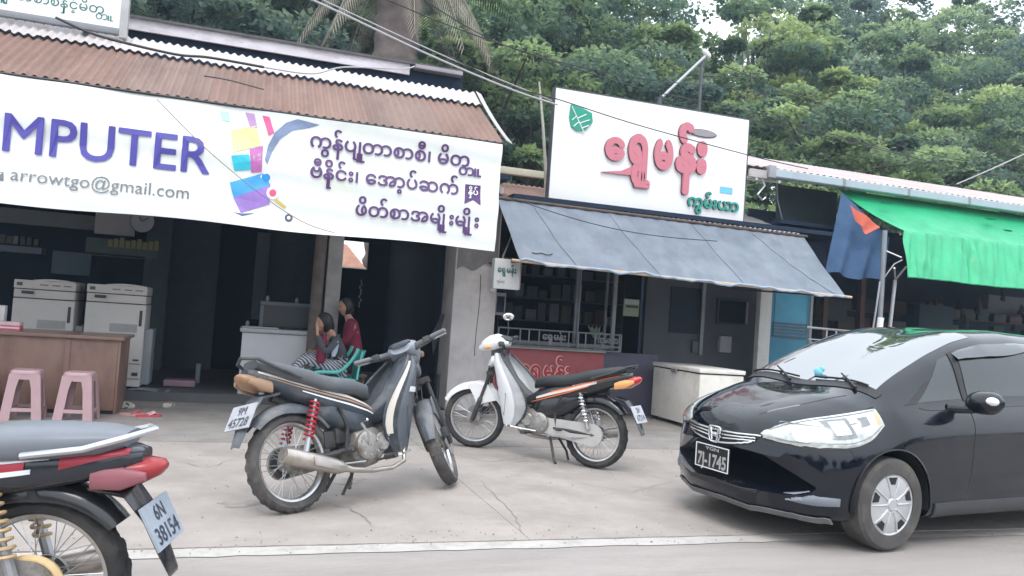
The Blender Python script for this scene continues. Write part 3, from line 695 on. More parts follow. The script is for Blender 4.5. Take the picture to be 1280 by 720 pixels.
p = at(900,233,Y=LY); q = at(915,243,Y=LY); B('blue_sticker', mat('sticker_blue', (.16,.50,.80), .5, var=.1), bb, (p.x,LY-.008,q.z), (q.x,LY-.003,p.z))
# ---- little light box
p = at(621,321,Y=9.35); q = at(661,362,Y=9.35)
lb = thing('light_box_sign', 'small white box sign with green Burmese letters hanging at the wall corner', 'sign', (p.x,9.35,q.z))
zc1 = (at(621,321,Y=9.35).z+at(655,327,Y=9.35).z)/2; zc0 = (at(620,359,Y=9.35).z+at(650,364,Y=9.35).z)/2
wb = at(650,340,Y=9.35).x
B('box', mat('box_white', (.68,.69,.68), .4, var=.02), lb, (p.x-.02,9.35,zc0), (wb,9.47,zc1), .006)
B('side_cap', mat('box_side', (.42,.38,.38), .5, var=.05), lb, (wb+.001,9.36,zc0+.005), (wb+.02,9.46,zc1-.005), .004)
write('lettering', "ေရွှမန်း", grn, lb, (p.x+.02,9.346,zc0+.20), (1,0,0), (0,0,1), .10, width=(wb-p.x)*.78, bold=.03)
write('lettering', "ကွမ်းယာ", gry, lb, (p.x+.02,9.346,zc0+.07), (1,0,0), (0,0,1), .05, width=(wb-p.x)*.32, bold=.01)
mb = MB(); mb.tube([(p.x+.1,9.41,zc1),(p.x+.1,9.41,zc1+.03),(p.x+.35,9.9,zc1+.35)], .012, 6); mb.build('bracket', steel, lb, world=True)
# ---- chest freezer
fr = thing('chest_freezer', 'old white chest freezer standing on the forecourt beside the black car', 'freezer', (5.9,9.5,0))
fx0 = 5.60; fx1 = fx0+.66; fy0 = 8.97; fy1 = 10.2; fh = (at(877,461,Y=fy0).z)
fw = mat('freezer_white', (.68,.66,.61), .5, var=.05, scale=3, dirt=(.42,.36,.28), dscale=4, damt=.5)
B('cabinet', fw, fr, (fx0,fy0,.05), (fx1,fy1,fh-.07), .02)
B('lid', mat('freezer_lid', (.74,.72,.68), .45, var=.04, dirt=(.45,.38,.3), dscale=5, damt=.4), fr, (fx0-.015,fy0-.015,fh-.055), (fx1+.015,fy1+.01,fh), .015)
B('gasket', blk, fr, (fx0+.01,fy0+.01,fh-.075), (fx1-.01,fy1-.01,fh-.05))
B('handle', steel, fr, (fx0-.035,(fy0+fy1)/2-.07,fh-.10), (fx0-.014,(fy0+fy1)/2+.07,fh-.05), .006)
for a in (fx0+.03, fx1-.07):
    for b in (fy0+.03, fy1-.07): B('foot', blk, fr, (a,b,0), (a+.04,b+.04,.05))
# ================================================================ blue door shop / stall (right)
rs = thing('tarp_stall', 'open stall with slate boarding and cluttered dark inside below the grey guttered roof', 'shop', (11,10.6,0))
DY = 10.5
p = at(957,362,Y=DY); dw0 = at(963,400,Y=DY).x; dw1 = at(1011,400,Y=DY).x
B('white_post', grime, rs, (at(948,400,Y=DY).x,DY-.03,0), (dw0-.01,DY+.08,2.2), .006)
B('side_wall', darkwall, rs, (dw0-.02,11.4,0), (dw0+.02,15.5,3.0))
dblue = mat('door_blue', (.035,.17,.26), .5, var=.1, scale=4)
dr = B('door', dblue, rs, (dw0,DY,.05), (dw1,DY+.05,2.1), .004)
for z0, z1 in ((.15,.86),(1.28,2.0)):
    B('door_panel', mat('door_blue_light', (.05,.22,.33), .45, var=.1), dr, (dw0+.06,DY-.012,z0), (dw1-.06,DY-.001,z1), .004)
zl_ = (at(966,403,Y=DY).z+at(1008,408,Y=DY).z)/2
for i in range(5): B('louvre', dgrey, dr, (dw0+.04,DY-.03,zl_-.20+i*.05), (dw1-.04,DY-.002,zl_-.18+i*.05))
mb = MB(); mb.tube([(dw1+.03,DY,0),(dw1+.03,DY,2.2)], .03, 8); mb.build('post', alu, rs, world=True)
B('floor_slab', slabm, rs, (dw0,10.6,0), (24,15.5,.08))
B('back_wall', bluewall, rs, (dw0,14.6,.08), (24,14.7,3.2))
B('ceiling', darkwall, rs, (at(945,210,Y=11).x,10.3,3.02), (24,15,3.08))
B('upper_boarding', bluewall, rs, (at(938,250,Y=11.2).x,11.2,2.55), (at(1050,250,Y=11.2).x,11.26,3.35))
# translucent green / brown sheet behind
p = at(1000,285,Y=11.1); q = at(1044,303,Y=11.1); B('green_board', mat('moss_green', (.05,.16,.06), .7, var=.2), rs, (p.x,11.12,q.z-.05), (q.x,11.16,p.z+.03))
p = at(975,230,Y=11.1); q = at(1046,292,Y=11.1); B('sheet_panel', mat('teal_grey', (.10,.14,.15), .7, var=.2, scale=1.5), rs, (p.x,11.14,q.z), (q.x,11.18,p.z))
mb = MB(); mb.tube([at(971,215,Y=10.9),at(972,250,Y=10.9),at(980,283,Y=10.9)], .012, 6); mb.build('conduit', steel, rs, world=True)
mb = MB(); mb.tube([at(938,216,Y=10.0),at(952,222,Y=10.0),at(956,232,Y=10.0),at(947,243,Y=10.0),at(953,250,Y=10.0),at(957,247,Y=10.)], .016, 6); tag(mb.build('bent_pipe', steel), 'bent pale pipe hook sticking out beside the billboard', 'pipe')
# inside clutter
random.seed(21)
_od = ['first','second','third','fourth','fifth','sixth','seventh','eighth','ninth','tenth','eleventh','twelfth']
for i in range(12):
    u = 1138+i*14+random.uniform(-3,3); v = random.uniform(365,410); Y = random.uniform(12.6,14.2)
    p = at(u,v,Y=Y); w_ = random.uniform(.06,.2); h_ = random.uniform(.15,.5)
    c_ = random.choice([(.05,.07,.09),(.10,.09,.10),(.08,.07,.07),(.04,.06,.05),(.09,.10,.11),(.12,.06,.06)])
    mb = MB(); mb.tube([(p.x,Y,p.z-h_/2),(p.x+.02,Y,p.z),(p.x-.01,Y,p.z+h_/2)], [w_*.5,w_*.35,w_*.12], 7)
    tag(mb.build('hanging_garment', mat('garment_%.2f' % c_[0]+'%.2f' % c_[2], c_, .9, var=.2), smooth=True), '%s dim garment from the left hanging inside the tarp stall' % _od[i], 'garment', 'garments hanging in the dark stall')
for i, (u0,v0,u1,v1,Y) in enumerate(((1236,368,1300,400,13.5),(1020,372,1058,402,12.0),(1150,380,1190,420,12.2))):
    p = at(u0,v0,Y=Y); q = at(u1,v1,Y=Y); B('shelf_panel', mat('stall_panel%d' % i, ((.22,.23,.26),(.06,.07,.08),(.05,.07,.10))[i], .7, var=.1), rs, (p.x,Y,min(q.z,p.z)), (q.x,Y+.3,max(p.z,q.z)), .01)
for u in (1076,1030): 
    p = at(u,380,Y=11.8); B('inner_post', mat('brown_inner', (.14,.09,.085), .8, var=.2), rs, (p.x,11.8,.08), (p.x+.1,11.9,3.02))
# rails in front
for (a,b,Y,r) in (((1008,409),(1085,416),9.6,.018),((1010,424),(1045,426),9.6,.012),((1034,410),(1032,430),9.6,.014),((1045,412),(1045,500),9.6,.016),((1010,424),(1030,440),9.6,.010)):
    mb = MB(); mb.tube([at(*a,Y=Y),at(*b,Y=Y)], r, 6); mb.build('front_rail', steel, rs, world=True)
# ---- poles holding the green tarpaulin
for lab, pts, r, m_ in (('grey blue pole beside the hanging blue cloth', [(1106,288),(1103,350),(1099,412)], .035, alu), ('thin leaning pole just left of the white sleeved pole', [(1100,352),(1096,380),(1091,412)], .014, steel), ('pale forked pole under the corner of the green tarpaulin', [(1119,350),(1115,385),(1112,412)], .026, steel)):
    P3 = [at(u,v,Y=9.2) for u,v in pts]; dlast = P3[-1]-P3[-2]; kk = -P3[-1].z/dlast.z; P3.append(P3[-1]+dlast*kk)
    P3[-1].x = P3[-2].x
    t_ = thing('tarp_pole', lab, 'pole', P3[-1]); mb = MB(); mb.tube(P3, r, 8); mb.build('shaft', m_, t_, world=True)
    if r == .026:
        for e in ((1133,333),(1118,335)):
            mb = MB(); mb.tube([P3[0], at(*e,Y=9.0)], .014, 6); mb.build('fork', steel, t_, world=True)
    if r == .035:
        mb = MB(); a = at(1101,397,Y=9.17); b = at(1099,412,Y=9.17); mb.tube([a,b,b+Vector((0,0,-.4))], .045, 8); mb.build('sleeve', white, t_, world=True)
        mb = MB(); mb.tube([at(1106,313,Y=9.2), at(1127,322,Y=9.0)], .012, 6); mb.build('cross_rod', steel, t_, world=True)
        mb = MB(); mb.tube([P3[1]+Vector((.0,0,.0)), at(1118,330,Y=9.1), at(1128,325,Y=9.05)], .010, 6); mb.build('hook', steel, t_, world=True)
# ---- green tarpaulin
gt = thing('green_tarp', 'bright green tarpaulin awning stretched over the stall on the right', 'awning', (11.5,9.6,2.3))
gm = mat('green_tarpaulin', (.02,.36,.16), .42, var=.12, scale=2.5, bump=.35, bscale=7, coat=.1, dirt=(.03,.24,.12), dscale=1.5, damt=.5)
ga = at(1048,234,Y=10.25); gb = at(1130,286,Y=9.25); gc = at(1135,345,Y=8.85)
X1 = 17.
zb2 = (at(1280,272,Y=10.25).z+ga.z)/2; zf = (at(1280,309,Y=9.25).z+gb.z)/2; zg = (at(1280,362,Y=8.85).z+gc.z)/2
def gf(s, t):
    if t < .5:
        k = t*2; a = ga.lerp(gb, k); xx = a.x+(X1-a.x)*s; z = zb2+(zf-zb2)*k; y = a.y
        return (xx, y, z-.05*sin(pi*k)*(1+.3*sin(s*22)))
    k = (t-.5)*2; a = gb.lerp(gc, k); xx = a.x+(X1-a.x)*s; z = zf+(zg-zf)*k
    wr = .030*sin(s*190+3*sin(k*3+s*17)+2*k)*(.35+.65*sin(pi*k))*(.6+.4*sin(s*47))+.020*sin(s*83+k*3)+.012*sin(s*330+6*k+2*sin(s*29))
    return (xx, a.y+wr, z+.006*sin(s*27)*k)
mb = MB(); mb.sheet(gf, 420, 24, (0,.003,-.003)); mb.build('tarpaulin', gm, gt, world=True)
mb = MB(); mb.tube([Vector(gf(s,.5))+Vector((0,.07,-.05)) for s in (0,1)], .016, 8); mb.build('front_pole', steel, gt, world=True)
mb = MB(); mb.tube([Vector(gf(s,1))+Vector((0,-.004,0)) for s in np.linspace(0,1,200)], .014, 6); mb.build('hem', gm, gt, world=True)
for (u,v) in ((1105,255),(1235,275),(1255,289)):
    p = at(u,v,Y=9.85); mb = MB(); mb.ball((p.x,9.8,p.z+.01), (.12,.05,.008), 10, 5); mb.build('puddled_dirt', mat('dark_green_stain', (.01,.15,.08), .5, var=.2), gt, world=True)
# ---- blue cloth and orange cloth
bc = mat('blue_cloth', (.045,.10,.20), .8, var=.15, scale=3, dirt=(.10,.15,.25), dscale=3)
A0 = at(1052,240,Y=9.95); A1 = at(1112,297,Y=9.6); C0 = at(1034,341,Y=9.9); C1 = at(1102,352,Y=9.6)
def cf(s,t):
    p = A0.lerp(A1,s).lerp(C0.lerp(C1,s),t); return p+Vector((.0,.05*sin(s*16+2*t)*t,.03*sin(s*pi*3)*t))
mb = MB(); mb.sheet(cf, 50, 16, (0,.004,0)); o_ = mb.build('blue_cloth', bc); tag(o_, 'hanging dark blue tarpaulin cloth under the corner of the green tarp', 'cloth')
A2 = at(980,306,Y=10.4); A3 = at(1040,300,Y=10.4); C2 = at(1015,335,Y=10.4); C3 = at(1040,345,Y=10.4)
mb = MB(); mb.sheet(lambda s,t: A2.lerp(A3,s).lerp(C2.lerp(C3,s),t)+Vector((0,.03*sin(s*14),0)), 20, 8, (0,.004,0)); tag(mb.build('navy_cloth', mat('navy_cloth', (.04,.055,.11), .85, var=.15)), 'darker navy cloth hanging behind the blue cloth', 'cloth')
O0 = at(1061,256,Y=9.7); O1 = at(1099,284,Y=9.55); O2 = at(1081,293,Y=9.6); O3 = at(1066,272,Y=9.7)
mb = MB(); mb.sheet(lambda s,t: O0.lerp(O1,s).lerp(O3.lerp(O2,s),t)+Vector((0,-.03+.02*sin(s*9),0)), 14, 8, (0,.004,0)); tag(mb.build('orange_cloth', mat('orange_cloth', (.62,.14,.09), .8, var=.08)), 'small coral orange cloth tucked over the blue cloth', 'cloth')
# ---- roof 3 with gutter
gz = (at(970,210,Y=10.0).z+at(1280,268,Y=10.0).z)/2; gX = at(968,208,Y=10.0).x
r3 = thing('stall_roof', 'low pinkish metal roof with a pale blue grey gutter over the stall', 'roof', (12,10.4,gz))
gut = mat('gutter_metal', (.38,.46,.50), .45, metal=.2, var=.08, scale=4, dirt=(.30,.30,.30), dscale=2, damt=.5)
x = gX; i = 0
while x < 24:
    w_ = 1.25; mb = MB()
    sec = [(9.98,gz+.05),(9.97,gz+.06),(9.955,gz+.05),(9.955,gz-.05),(9.975,gz-.065),(10.08,gz-.065),(10.09,gz+.03)]
    mb.loft([[(xx,y,z) for y,z in sec] for xx in (x,x+w_-.008)], cap=True); mb.build('gutter', gut, r3, world=True, smooth=False)
    mb = MB(); mb.loft([[(xx,y-.004 if y<10 else y+.004,z-(.004 if z<gz else -.004)) for y,z in sec] for xx in (x+w_-.03,x+w_+.02)], cap=True); mb.build('gutter_joint', alu, r3, world=True, smooth=False)
    x += w_
B('gutter_end', mat('weathered_grey', (.30,.30,.32), .6, var=.1), r3, (gX-.12,9.94,gz-.08), (gX-.002,10.12,gz+.10), .004)
pinkroof = mat('pinkish_roof', (.44,.37,.36), .6, var=.12, scale=2, dirt=(.36,.20,.18), dscale=2.5, damt=.7, stretch=(.4,1,1))
x = gX-.35; i = 0
while x < 24:
    mb = MB(); corr(mb, x, x+.82, (10.0,gz+.07+.004*(i%2)), (13.2,gz+1.02), wave=.12, amp=.010, rows=2); mb.build('roof_sheet', pinkroof, r3, world=True); x += .8; i += 1
B('rough_fascia', wood_g, r3, (gX-.42,9.98,gz-.10), (gX-.13,10.04,gz+.02), .004)
for x in (gX-.3,gX+.1): 
    mb = MB(); mb.tube([(x,9.99,gz-.12),(x,11.3,gz+.15)], .025, 6); mb.build('rafter', grime, r3, world=True)
# ================================================================ MOTORBIKES
tyre_m = mat('tyre_dusty', (.075,.07,.068), .85, var=.25, scale=8, dirt=(.22,.20,.18), dscale=5, damt=.6)
tyre_k = mat('tyre_black', (.03,.03,.032), .8, var=.2, scale=8, dirt=(.12,.11,.10), dscale=5, damt=.6)
rim_m = mat('rim_alloy', (.60,.60,.60), .3, metal=.9, var=.1, scale=10, dirt=(.3,.26,.22), dscale=9, damt=.6)
eng_m = mat('engine_alloy', (.34,.33,.31), .5, metal=.7, var=.2, scale=14, dirt=(.16,.12,.09), dscale=9, damt=.8)
exh_m = mat('exhaust_steel', (.50,.46,.42), .35, metal=.85, var=.12, scale=9, dirt=(.30,.22,.16), dscale=6, damt=.6)
frame_m = mat('frame_black', (.035,.035,.038), .5, var=.1, dirt=(.15,.13,.11), dscale=9, damt=.6)
def superring(x, zc, hw, hz, n=20, e=2.6, tilt=0.):
    r = []
    for k in range(n):
        a = 2*pi*k/n; c, s = cos(a), sin(a)
        y = hw*math.copysign(abs(c)**(2/e), c); z = hz*math.copysign(abs(s)**(2/e), s)
        r.append(Vector((x+z*tilt, y, zc+z)))
    return r
def motorbike(name, label, S, loc, heading, steer=0., lean=0., scale=1., plate_txt=None):
    root = thing(name, label, 'motorbike', loc, 0, 'motorbikes in front of the shops')
    M = Matrix.Rotation(heading, 4, 'Z') @ Matrix.Rotation(lean, 4, 'X') @ Matrix.Scale(scale, 4)
    WB = 1.23; Rr = .285
    ax = Vector((1.02,0,.88)); ad = Vector((.23,0,-.60)).normalized()
    MS = Matrix.Translation(ax) @ Matrix.Rotation(-steer, 4, ad) @ Matrix.Translation(-ax)
    MSr = [MS]
    def fin(mb, nm, m, par=None, st=False, smooth=True):
        if st: mb.xf(MSr[0])
        mb.xf(M); return mb.build(nm, m, par or root, smooth=smooth)
    tm = S.get('tyre', tyre_m)
    def wheel(cx, st):
        c = Vector((cx, 0, Rr)); w = .040
        mb = MB(); seg = 96
        prof = [(.222,-.022),(.235,-w),(.258,-w-.004),(.276,-.030),(Rr-.001,-.014),(Rr,0),(Rr-.001,.014),(.276,.030),(.258,w+.004),(.235,w),(.222,.022)]
        rings = []
        for i in range(seg):
            a = 2*pi*i/seg; rr = []
            for j, (r, h) in enumerate(prof):
                r_ = r
                if j in (3,7): r_ = r+(.006 if i % 4 < 2 else -.008)
                if j in (4,6): r_ = r-(.010 if (i % 4) in (0,) else 0)
                if j == 5: r_ = r-(.007 if (i % 8) == 5 else 0)
                rr.append(c+Vector((r_*cos(a), h, r_*sin(a))))
            rings.append(rr)
        rings.append(rings[0]); mb.loft(rings, cap=False, closed=False)
        fin(mb, 'tyre', tm, whl := fin(MB().lathe([(.212,-.022),(.226,-.026),(.228,-.020),(.214,-.010),(.214,.010),(.228,.020),(.226,.026),(.212,.022),(.206,.012),(.206,-.012),(.212,-.022)], c, 'y', 56), 'wheel', S.get('rim', rim_m), None, st), st)
        mb = MB()
        for k in range(36):
            a = 2*pi*k/36; s_ = 1 if k % 2 else -1; b = a+(.45 if (k//2) % 2 else -.45)
            mb.tube([c+Vector((.045*cos(b),.028*s_,.045*sin(b))), c+Vector((.210*cos(a),.006*s_,.210*sin(a)))], .0018, 4, cap=False)
        fin(mb, 'spokes', steel, whl, st)
        mb = MB(); mb.lathe([(0,-.06),(.035,-.06),(.05,-.05),(.058,-.03),(.03,-.02),(.03,.02),(.058,.03),(.058,.05),(.03,.06),(0,.06)], c, 'y', 24); fin(mb, 'hub', eng_m, whl, st)
        return whl
    wheel(0, False); wheel(WB, True)
    px_ = S.get('px', (0,0))
    # sprocket and brake
    mb = MB(); mb.lathe([(.03,.062),(.085,.062),(.088,.066),(.03,.068)], (0,0,Rr), 'y', 28); fin(mb, 'sprocket', frame_m)
    mb = MB(); mb.lathe([(.02,-.066),(.062,-.066),(.07,-.055),(.07,-.04)], (0,0,Rr), 'y', 24); fin(mb, 'brake_drum', eng_m)
    if S.get('disc', True):
        mb = MB(); mb.lathe([(.045,-.068),(.098,-.068),(.098,-.072),(.045,-.072),(.045,-.068)], (WB,0,Rr), 'y', 32); fin(mb, 'brake_disc', steel, None, True)
        mb = MB(); mb.bbox((WB-.12,-.095,Rr+.02),(WB-.05,-.055,Rr+.09),.008); fin(mb, 'caliper', frame_m, None, True)
    # fork
    fk = ax+ad*.0
    for s_ in (-1,1):
        top = ax+ad*.16; bot = Vector((WB, 0, Rr)); o_ = Vector((0,.078*s_,0))
        mb = MB(); mb.tube([top+o_, top.lerp(bot,.55)+o_, top.lerp(bot,.56)+o_, bot+o_, bot+o_+ad*.02], [.015,.015,.023,.023,.018], 10); fin(mb, 'fork_leg', S.get('forkm', frame_m), None, True)
    mb = MB(); mb.tube([(WB,-.09,Rr),(WB,.09,Rr)], .010, 8); fin(mb, 'axle', steel, None, True)
    mb = MB(); mb.tube([ax, ax+ad*.22], .03, 10); mb.box(tuple(ax+ad*.17+Vector((-.03,-.10,-.02))), tuple(ax+ad*.17+Vector((.03,.10,.015)))); fin(mb, 'steering_stem', frame_m, None, True)
    # front mudguard
    def arc(cx, cz, r, a0, a1, w, th, skirt, seg=22, taper=0.):
        rg = []
        for i in range(seg+1):
            t = i/seg; a = a0+(a1-a0)*t; ww = w*(1-taper*abs(2*t-1)**2.5)
            pr = [(-ww, -skirt*(1-.5*abs(2*t-1))), (-ww*.98, -.3*skirt), (-ww*.7, .008), (0, .02), (ww*.7, .008), (ww*.98, -.3*skirt), (ww, -skirt*(1-.5*abs(2*t-1)))]
            inn = [(y*.93, h-th) for y, h in reversed(pr)]
            rg.append([Vector((cx+(r+h)*cos(a), y, cz+(r+h)*sin(a))) for y, h in pr+inn])
        return MB().loft(rg)
    fm_ = S['fender']
    fin(arc(WB, Rr, .315, R(28), R(178), .065, .004, .045, taper=.45), 'front_mudguard', fm_, None, True)
    for s_ in (-1,1):
        mb = MB(); poly = [(WB-.14,.60),(WB-.02,.62),(WB+.06,.60),(WB+.0,.50),(WB-.04,.40),(WB-.10,.44),(WB-.22,.47)]
        mb.prism(poly, .066*s_, .074*s_); fin(mb, 'mudguard_cheek', fm_, None, True)
    # rear mudguard, plate
    fin(arc(0, Rr, .325, R(35), R(140), .07, .004, .05, taper=.1), 'rear_mudguard', S['guard'])
    mb = MB(); rg = []
    for x, z, w_ in ((-.16,.62,.085),(-.27,.60,.08),(-.335,.52,.075),(-.38,.42,.06),(-.42,.34,.045)):
        x += px_[0]; z += px_[1]; rg.append([Vector((x,-w_,z)), Vector((x-.012,0,z+.012)), Vector((x,w_,z)), Vector((x-.002,w_*.9,z-.012)), Vector((x-.01,0,z-.002)), Vector((x-.002,-w_*.9,z-.012))])
    fin(mb.loft(rg), 'mud_flap', S['guard'])
    pr = Matrix.Rotation(R(-28), 3, 'Y'); pc = Vector((-.372+px_[0],0,.50+px_[1]))
    mb = MB(); mb.box((-.004,-.115,-.075),(.004,.115,.075)); mb.v = [pc+Matrix.Rotation(R(28),3,'Y')@p for p in mb.v]
    pm = fin(mb, 'number_plate', S['plate'], None, smooth=False)
    rp = Matrix.Rotation(R(28),3,'Y')
    if plate_txt:
        for i, (s_, z_, hh) in enumerate(plate_txt):
            V,F = glyphs(s_, 0, .02); x1_ = max(v.x for v in V); k = min(hh/.72, .20/x1_)
            mb = MB(); mb.add([pc+rp@Vector((-.0055, x1_*k/2-v.x*k, z_+v.y*k)) for v in V], F); fin(mb, 'plate_lettering', S['plate_ink'], pm, smooth=False)
    # swing arm, shocks
    for s_ in (-1,1):
        mb = MB(); mb.tube([(-.03,.085*s_,Rr),(.20,.085*s_,Rr+.01),(.44,.07*s_,Rr+.04)], [.014,.02,.02], 8); fin(mb, 'swing_arm', frame_m)
        mb = MB(); a = Vector((.03,.112*s_,.33)); b = Vector((.13,.112*s_,.63))
        mb.tube([a,b], .010, 6); mb.tube([a,a.lerp(b,.3)], .018, 8); fin(mb, 'shock_rod', steel)
        mb = MB(); a2 = a.lerp(b,.22); b2_ = a.lerp(b,.95); d = (b2_-a2); t_ = d.normalized(); u_ = t_.cross(Vector((0,1,0))); n_ = 90
        mb.tube([a2+d*(k/n_)+(u_*cos(2*pi*k/11.)+Vector((0,1,0))*sin(2*pi*k/11.))*.027 for k in range(n_+1)], .0062, 6); fin(mb, 'shock_spring', S['spring'])
    # chain case on the left
    pol = []
    for k in range(13): a_ = pi/2+pi*k/12; pol.append((.0+.095*cos(a_), Rr+.095*sin(a_)))
    for k in range(9): a_ = -pi/2+pi*k/8; pol.append((.47+.07*cos(a_), Rr+.03+.065*sin(a_)))
    mb = MB(); mb.prism(pol, .078, .098); fin(mb, 'chain_case', S['chaincase'], smooth=False)
    # engine
    mb = MB(); mb.loft([superring(x,z,hw,hz,18,3.2) for x,z,hw,hz in ((.40,.33,.05,.06),(.43,.33,.10,.10),(.50,.32,.115,.125),(.60,.33,.11,.12),(.66,.34,.08,.09),(.68,.34,.06,.07))]); fin(mb, 'crankcase', eng_m)
    for s_ in (-1,1):
        mb = MB(); mb.lathe([(0,.128*s_),(.075,.128*s_),(.088,.118*s_),(.09,.10*s_)], (.50,0,.33), 'y', 26); mb.lathe([(0,.122*s_),(.05,.122*s_),(.058,.114*s_),(.058,.09*s_)], (.62,0,.345), 'y', 22); fin(mb, 'engine_cover', eng_m)
    mb = MB()
    for k in range(7): x = .68+.022*k; mb.bbox((x,-.068,.31+.012*k),(x+.009,.068,.42+.010*k),.003)
    mb.loft([superring(x,z,.05,.045,12,3) for x,z in ((.66,.355),(.74,.39),(.85,.43))]); fin(mb, 'cylinder_head', eng_m)
    mb = MB(); mb.tube([(.70,.02,.50),(.66,.03,.47),(.60,.03,.48)], [.02,.028,.03], 8); mb.bbox((.52,-.03,.47),(.62,.06,.56),.01); fin(mb, 'carburettor', eng_m)
    # exhaust on the right
    mb = MB(); mb.tube([(.80,-.03,.37),(.84,-.07,.30),(.80,-.10,.21),(.68,-.115,.175),(.50,-.13,.175),(.34,-.135,.195),(.24,-.140,.22)], [.014,.014,.014,.014,.015,.018,.026], 10); fin(mb, 'exhaust_pipe', exh_m)
    mb = MB(); mb.tube([(.28,-.142,.21),(.24,-.142,.22),(.18,-.143,.235),(-.12,-.150,.315),(-.155,-.151,.325),(-.156,-.151,.325),(-.13,-.151,.318)], [.024,.040,.046,.050,.044,.022,.018], 18); mf = fin(mb, 'muffler', exh_m)
    mb = MB(); mb.bbox((.02,-.203,.245),(.19,-.190,.30),.005); mb.v = [p+Vector((0,0,-.02+(p.x-.1)*-.27)) for p in mb.v]; fin(mb, 'heat_shield', S.get('shield', exh_m), mf)
    # frame bits, pegs, stands
    mb = MB(); mb.tube([(1.0,0,.72),(.88,0,.56),(.60,0,.45),(.40,0,.50),(-.10,0,.66)], .024, 8); fin(mb, 'frame_tube', frame_m)
    for s_ in (-1,1):
        mb = MB(); mb.tube([(.58,.10*s_,.235),(.58,.24*s_,.245)], .008, 6); mb.tube([(.58,.17*s_,.245),(.58,.27*s_,.250)], .018, 8); fin(mb, 'footpeg', frame_m)
        mb = MB(); mb.tube([(.36,.09*s_,.30),(.26,.15*s_,.30),(.26,.25*s_,.31)], .012, 6); fin(mb, 'rear_footpeg', frame_m)
        mb = MB(); mb.tube([(.40,.07*s_,.22),(.32,.115*s_,.09 if s_<0 or not S.get('centre_stand') else .02),(.30,.125*s_,.10 if not S.get('centre_stand') else .01)], .012, 6); fin(mb, 'stand_leg', frame_m)
    if not S.get('centre_stand'):
        mb = MB(); mb.tube([(.55,.10,.20),(.50,.20,.02),(.47,.225,.005)], .010, 6); fin(mb, 'side_stand', frame_m)
    mb = MB(); mb.tube([(.50,-.13,.33),(.46,-.17,.40),(.40,-.18,.47),(.40,-.24,.48)], .009, 6); fin(mb, 'kick_starter', chrome)
    mb = MB(); mb.tube([(.66,.13,.26),(.76,.15,.27),(.77,.20,.28)], .008, 6); mb.tube([(.66,.13,.26),(.50,.15,.26)], .008, 6); fin(mb, 'gear_lever', chrome)
    mb = MB(); mb.tube([(.60,-.12,.24),(.74,-.15,.25),(.76,-.21,.27)], .008, 6); fin(mb, 'brake_pedal', chrome)
    # body side panels (tail)
    st_ = [(.66,.50,.070,.045),(.55,.545,.095,.075),(.40,.59,.115,.090),(.22,.635,.120,.085),(.02,.675,.115,.075),(-.15,.71,.098,.060),(-.26,.735,.075,.045),(-.31,.745,.045,.028)]
    tu = S.get('tu', .12); xk = S.get('xk', 1.); up_ = lambda L: [(q[0] if q[0] > 0 else q[0]*xk, q[1]+tu*max(0,.25-q[0]))+tuple(q[2:]) for q in L]; st_ = [(a_, b_, c_*(.86 if S.get('slim') else 1), d_*(.88 if S.get('slim') else 1)) for a_, b_, c_, d_ in up_(st_)]
    mb = MB(); mb.loft([superring(x,z,hw,hz,22,2.7) for x,z,hw,hz in st_]); fin(mb, 'tail_body', S['tail'])
    mb = MB(); mb.loft([superring(x,z,hw,hz,18,2.8) for x,z,hw,hz in (((.62,.46,.04,.05),(.52,.475,.09,.07),(.38,.50,.105,.085),(.26,.545,.10,.075),(.16,.58,.07,.045)) if S.get('slim') else ((.64,.46,.04,.07),(.54,.465,.10,.105),(.40,.48,.118,.125),(.26,.53,.112,.11),(.14,.58,.08,.06)))]); fin(mb, 'side_cover', S['side'])
    # stripes on the panels, following their bulge
    def side_pt(x, f, s_, lift=.004):
        for i in range(len(st_)-1):
            x0_, x1_ = st_[i][0], st_[i+1][0]
            if x1_ <= x <= x0_:
                k = (x0_-x)/(x0_-x1_); zc, hw, hz = [st_[i][j]*(1-k)+st_[i+1][j]*k for j in (1,2,3)]
                c = max(0, 1-abs(f)**2.7)**(1/2.7); return Vector((x, s_*(hw*c+lift), zc+f*hz))
        return Vector((x, .05*s_, .7))
    for (fa0, fb0, fa1, fb1, xa, xb, m_) in S['stripes']:
        if xb < 0: xb *= xk*.95
        for s_ in (-1,1):
            mb = MB(); mb.sheet(lambda u,v: side_pt(xa+(xb-xa)*u, (fa0+(fa1-fa0)*u)*(1-v)+(fb0+(fb1-fb0)*u)*v, s_), 20, 3, (0,-.003*s_,0)); fin(mb, 'stripe', m_)
    # seat
    mb = MB(); mb.loft([superring(x,z,hw,hz,22,2.9,tl) for x,z,hw,hz,tl in up_([(.60,.645,.05,.03,0),(.56,.675,.09,.045,.3),(.44,.700,.12,.052,0),(.30,.712,.135,.055,0),(.18,.725,.138,.058,0),(.12,.742,.138,.060,0),(-.04,.765,.128,.056,0),(-.18,.785,.108,.045,0),(-.26,.80,.07,.025,0)])]); fin(mb, 'seat', S['seat'])
    # grab rail
    mb = MB(); mb.tube([*[(x if x > 0 else x*S.get('xk',1.),y,z+tu*(.25-x)) for x,y,z in ((.02,-.14,.735),(-.16,-.135,.775),(-.28,-.10,.82),(-.33,0,.835),(-.28,.10,.82),(-.16,.135,.775),(.02,.14,.735))]], .011, 8); fin(mb, 'grab_rail', S['rail'])
    # tail light
    mb = MB(); mb.loft([superring(x,z,hw,hz,16,2.6) for x,z,hw,hz in up_([(-.22,.685,.080,.040),(-.31,.70,.066,.042),(-.36,.715,.042,.026),(-.375,.72,.02,.010)])]); tl = fin(mb, 'tail_light', S['lens'])
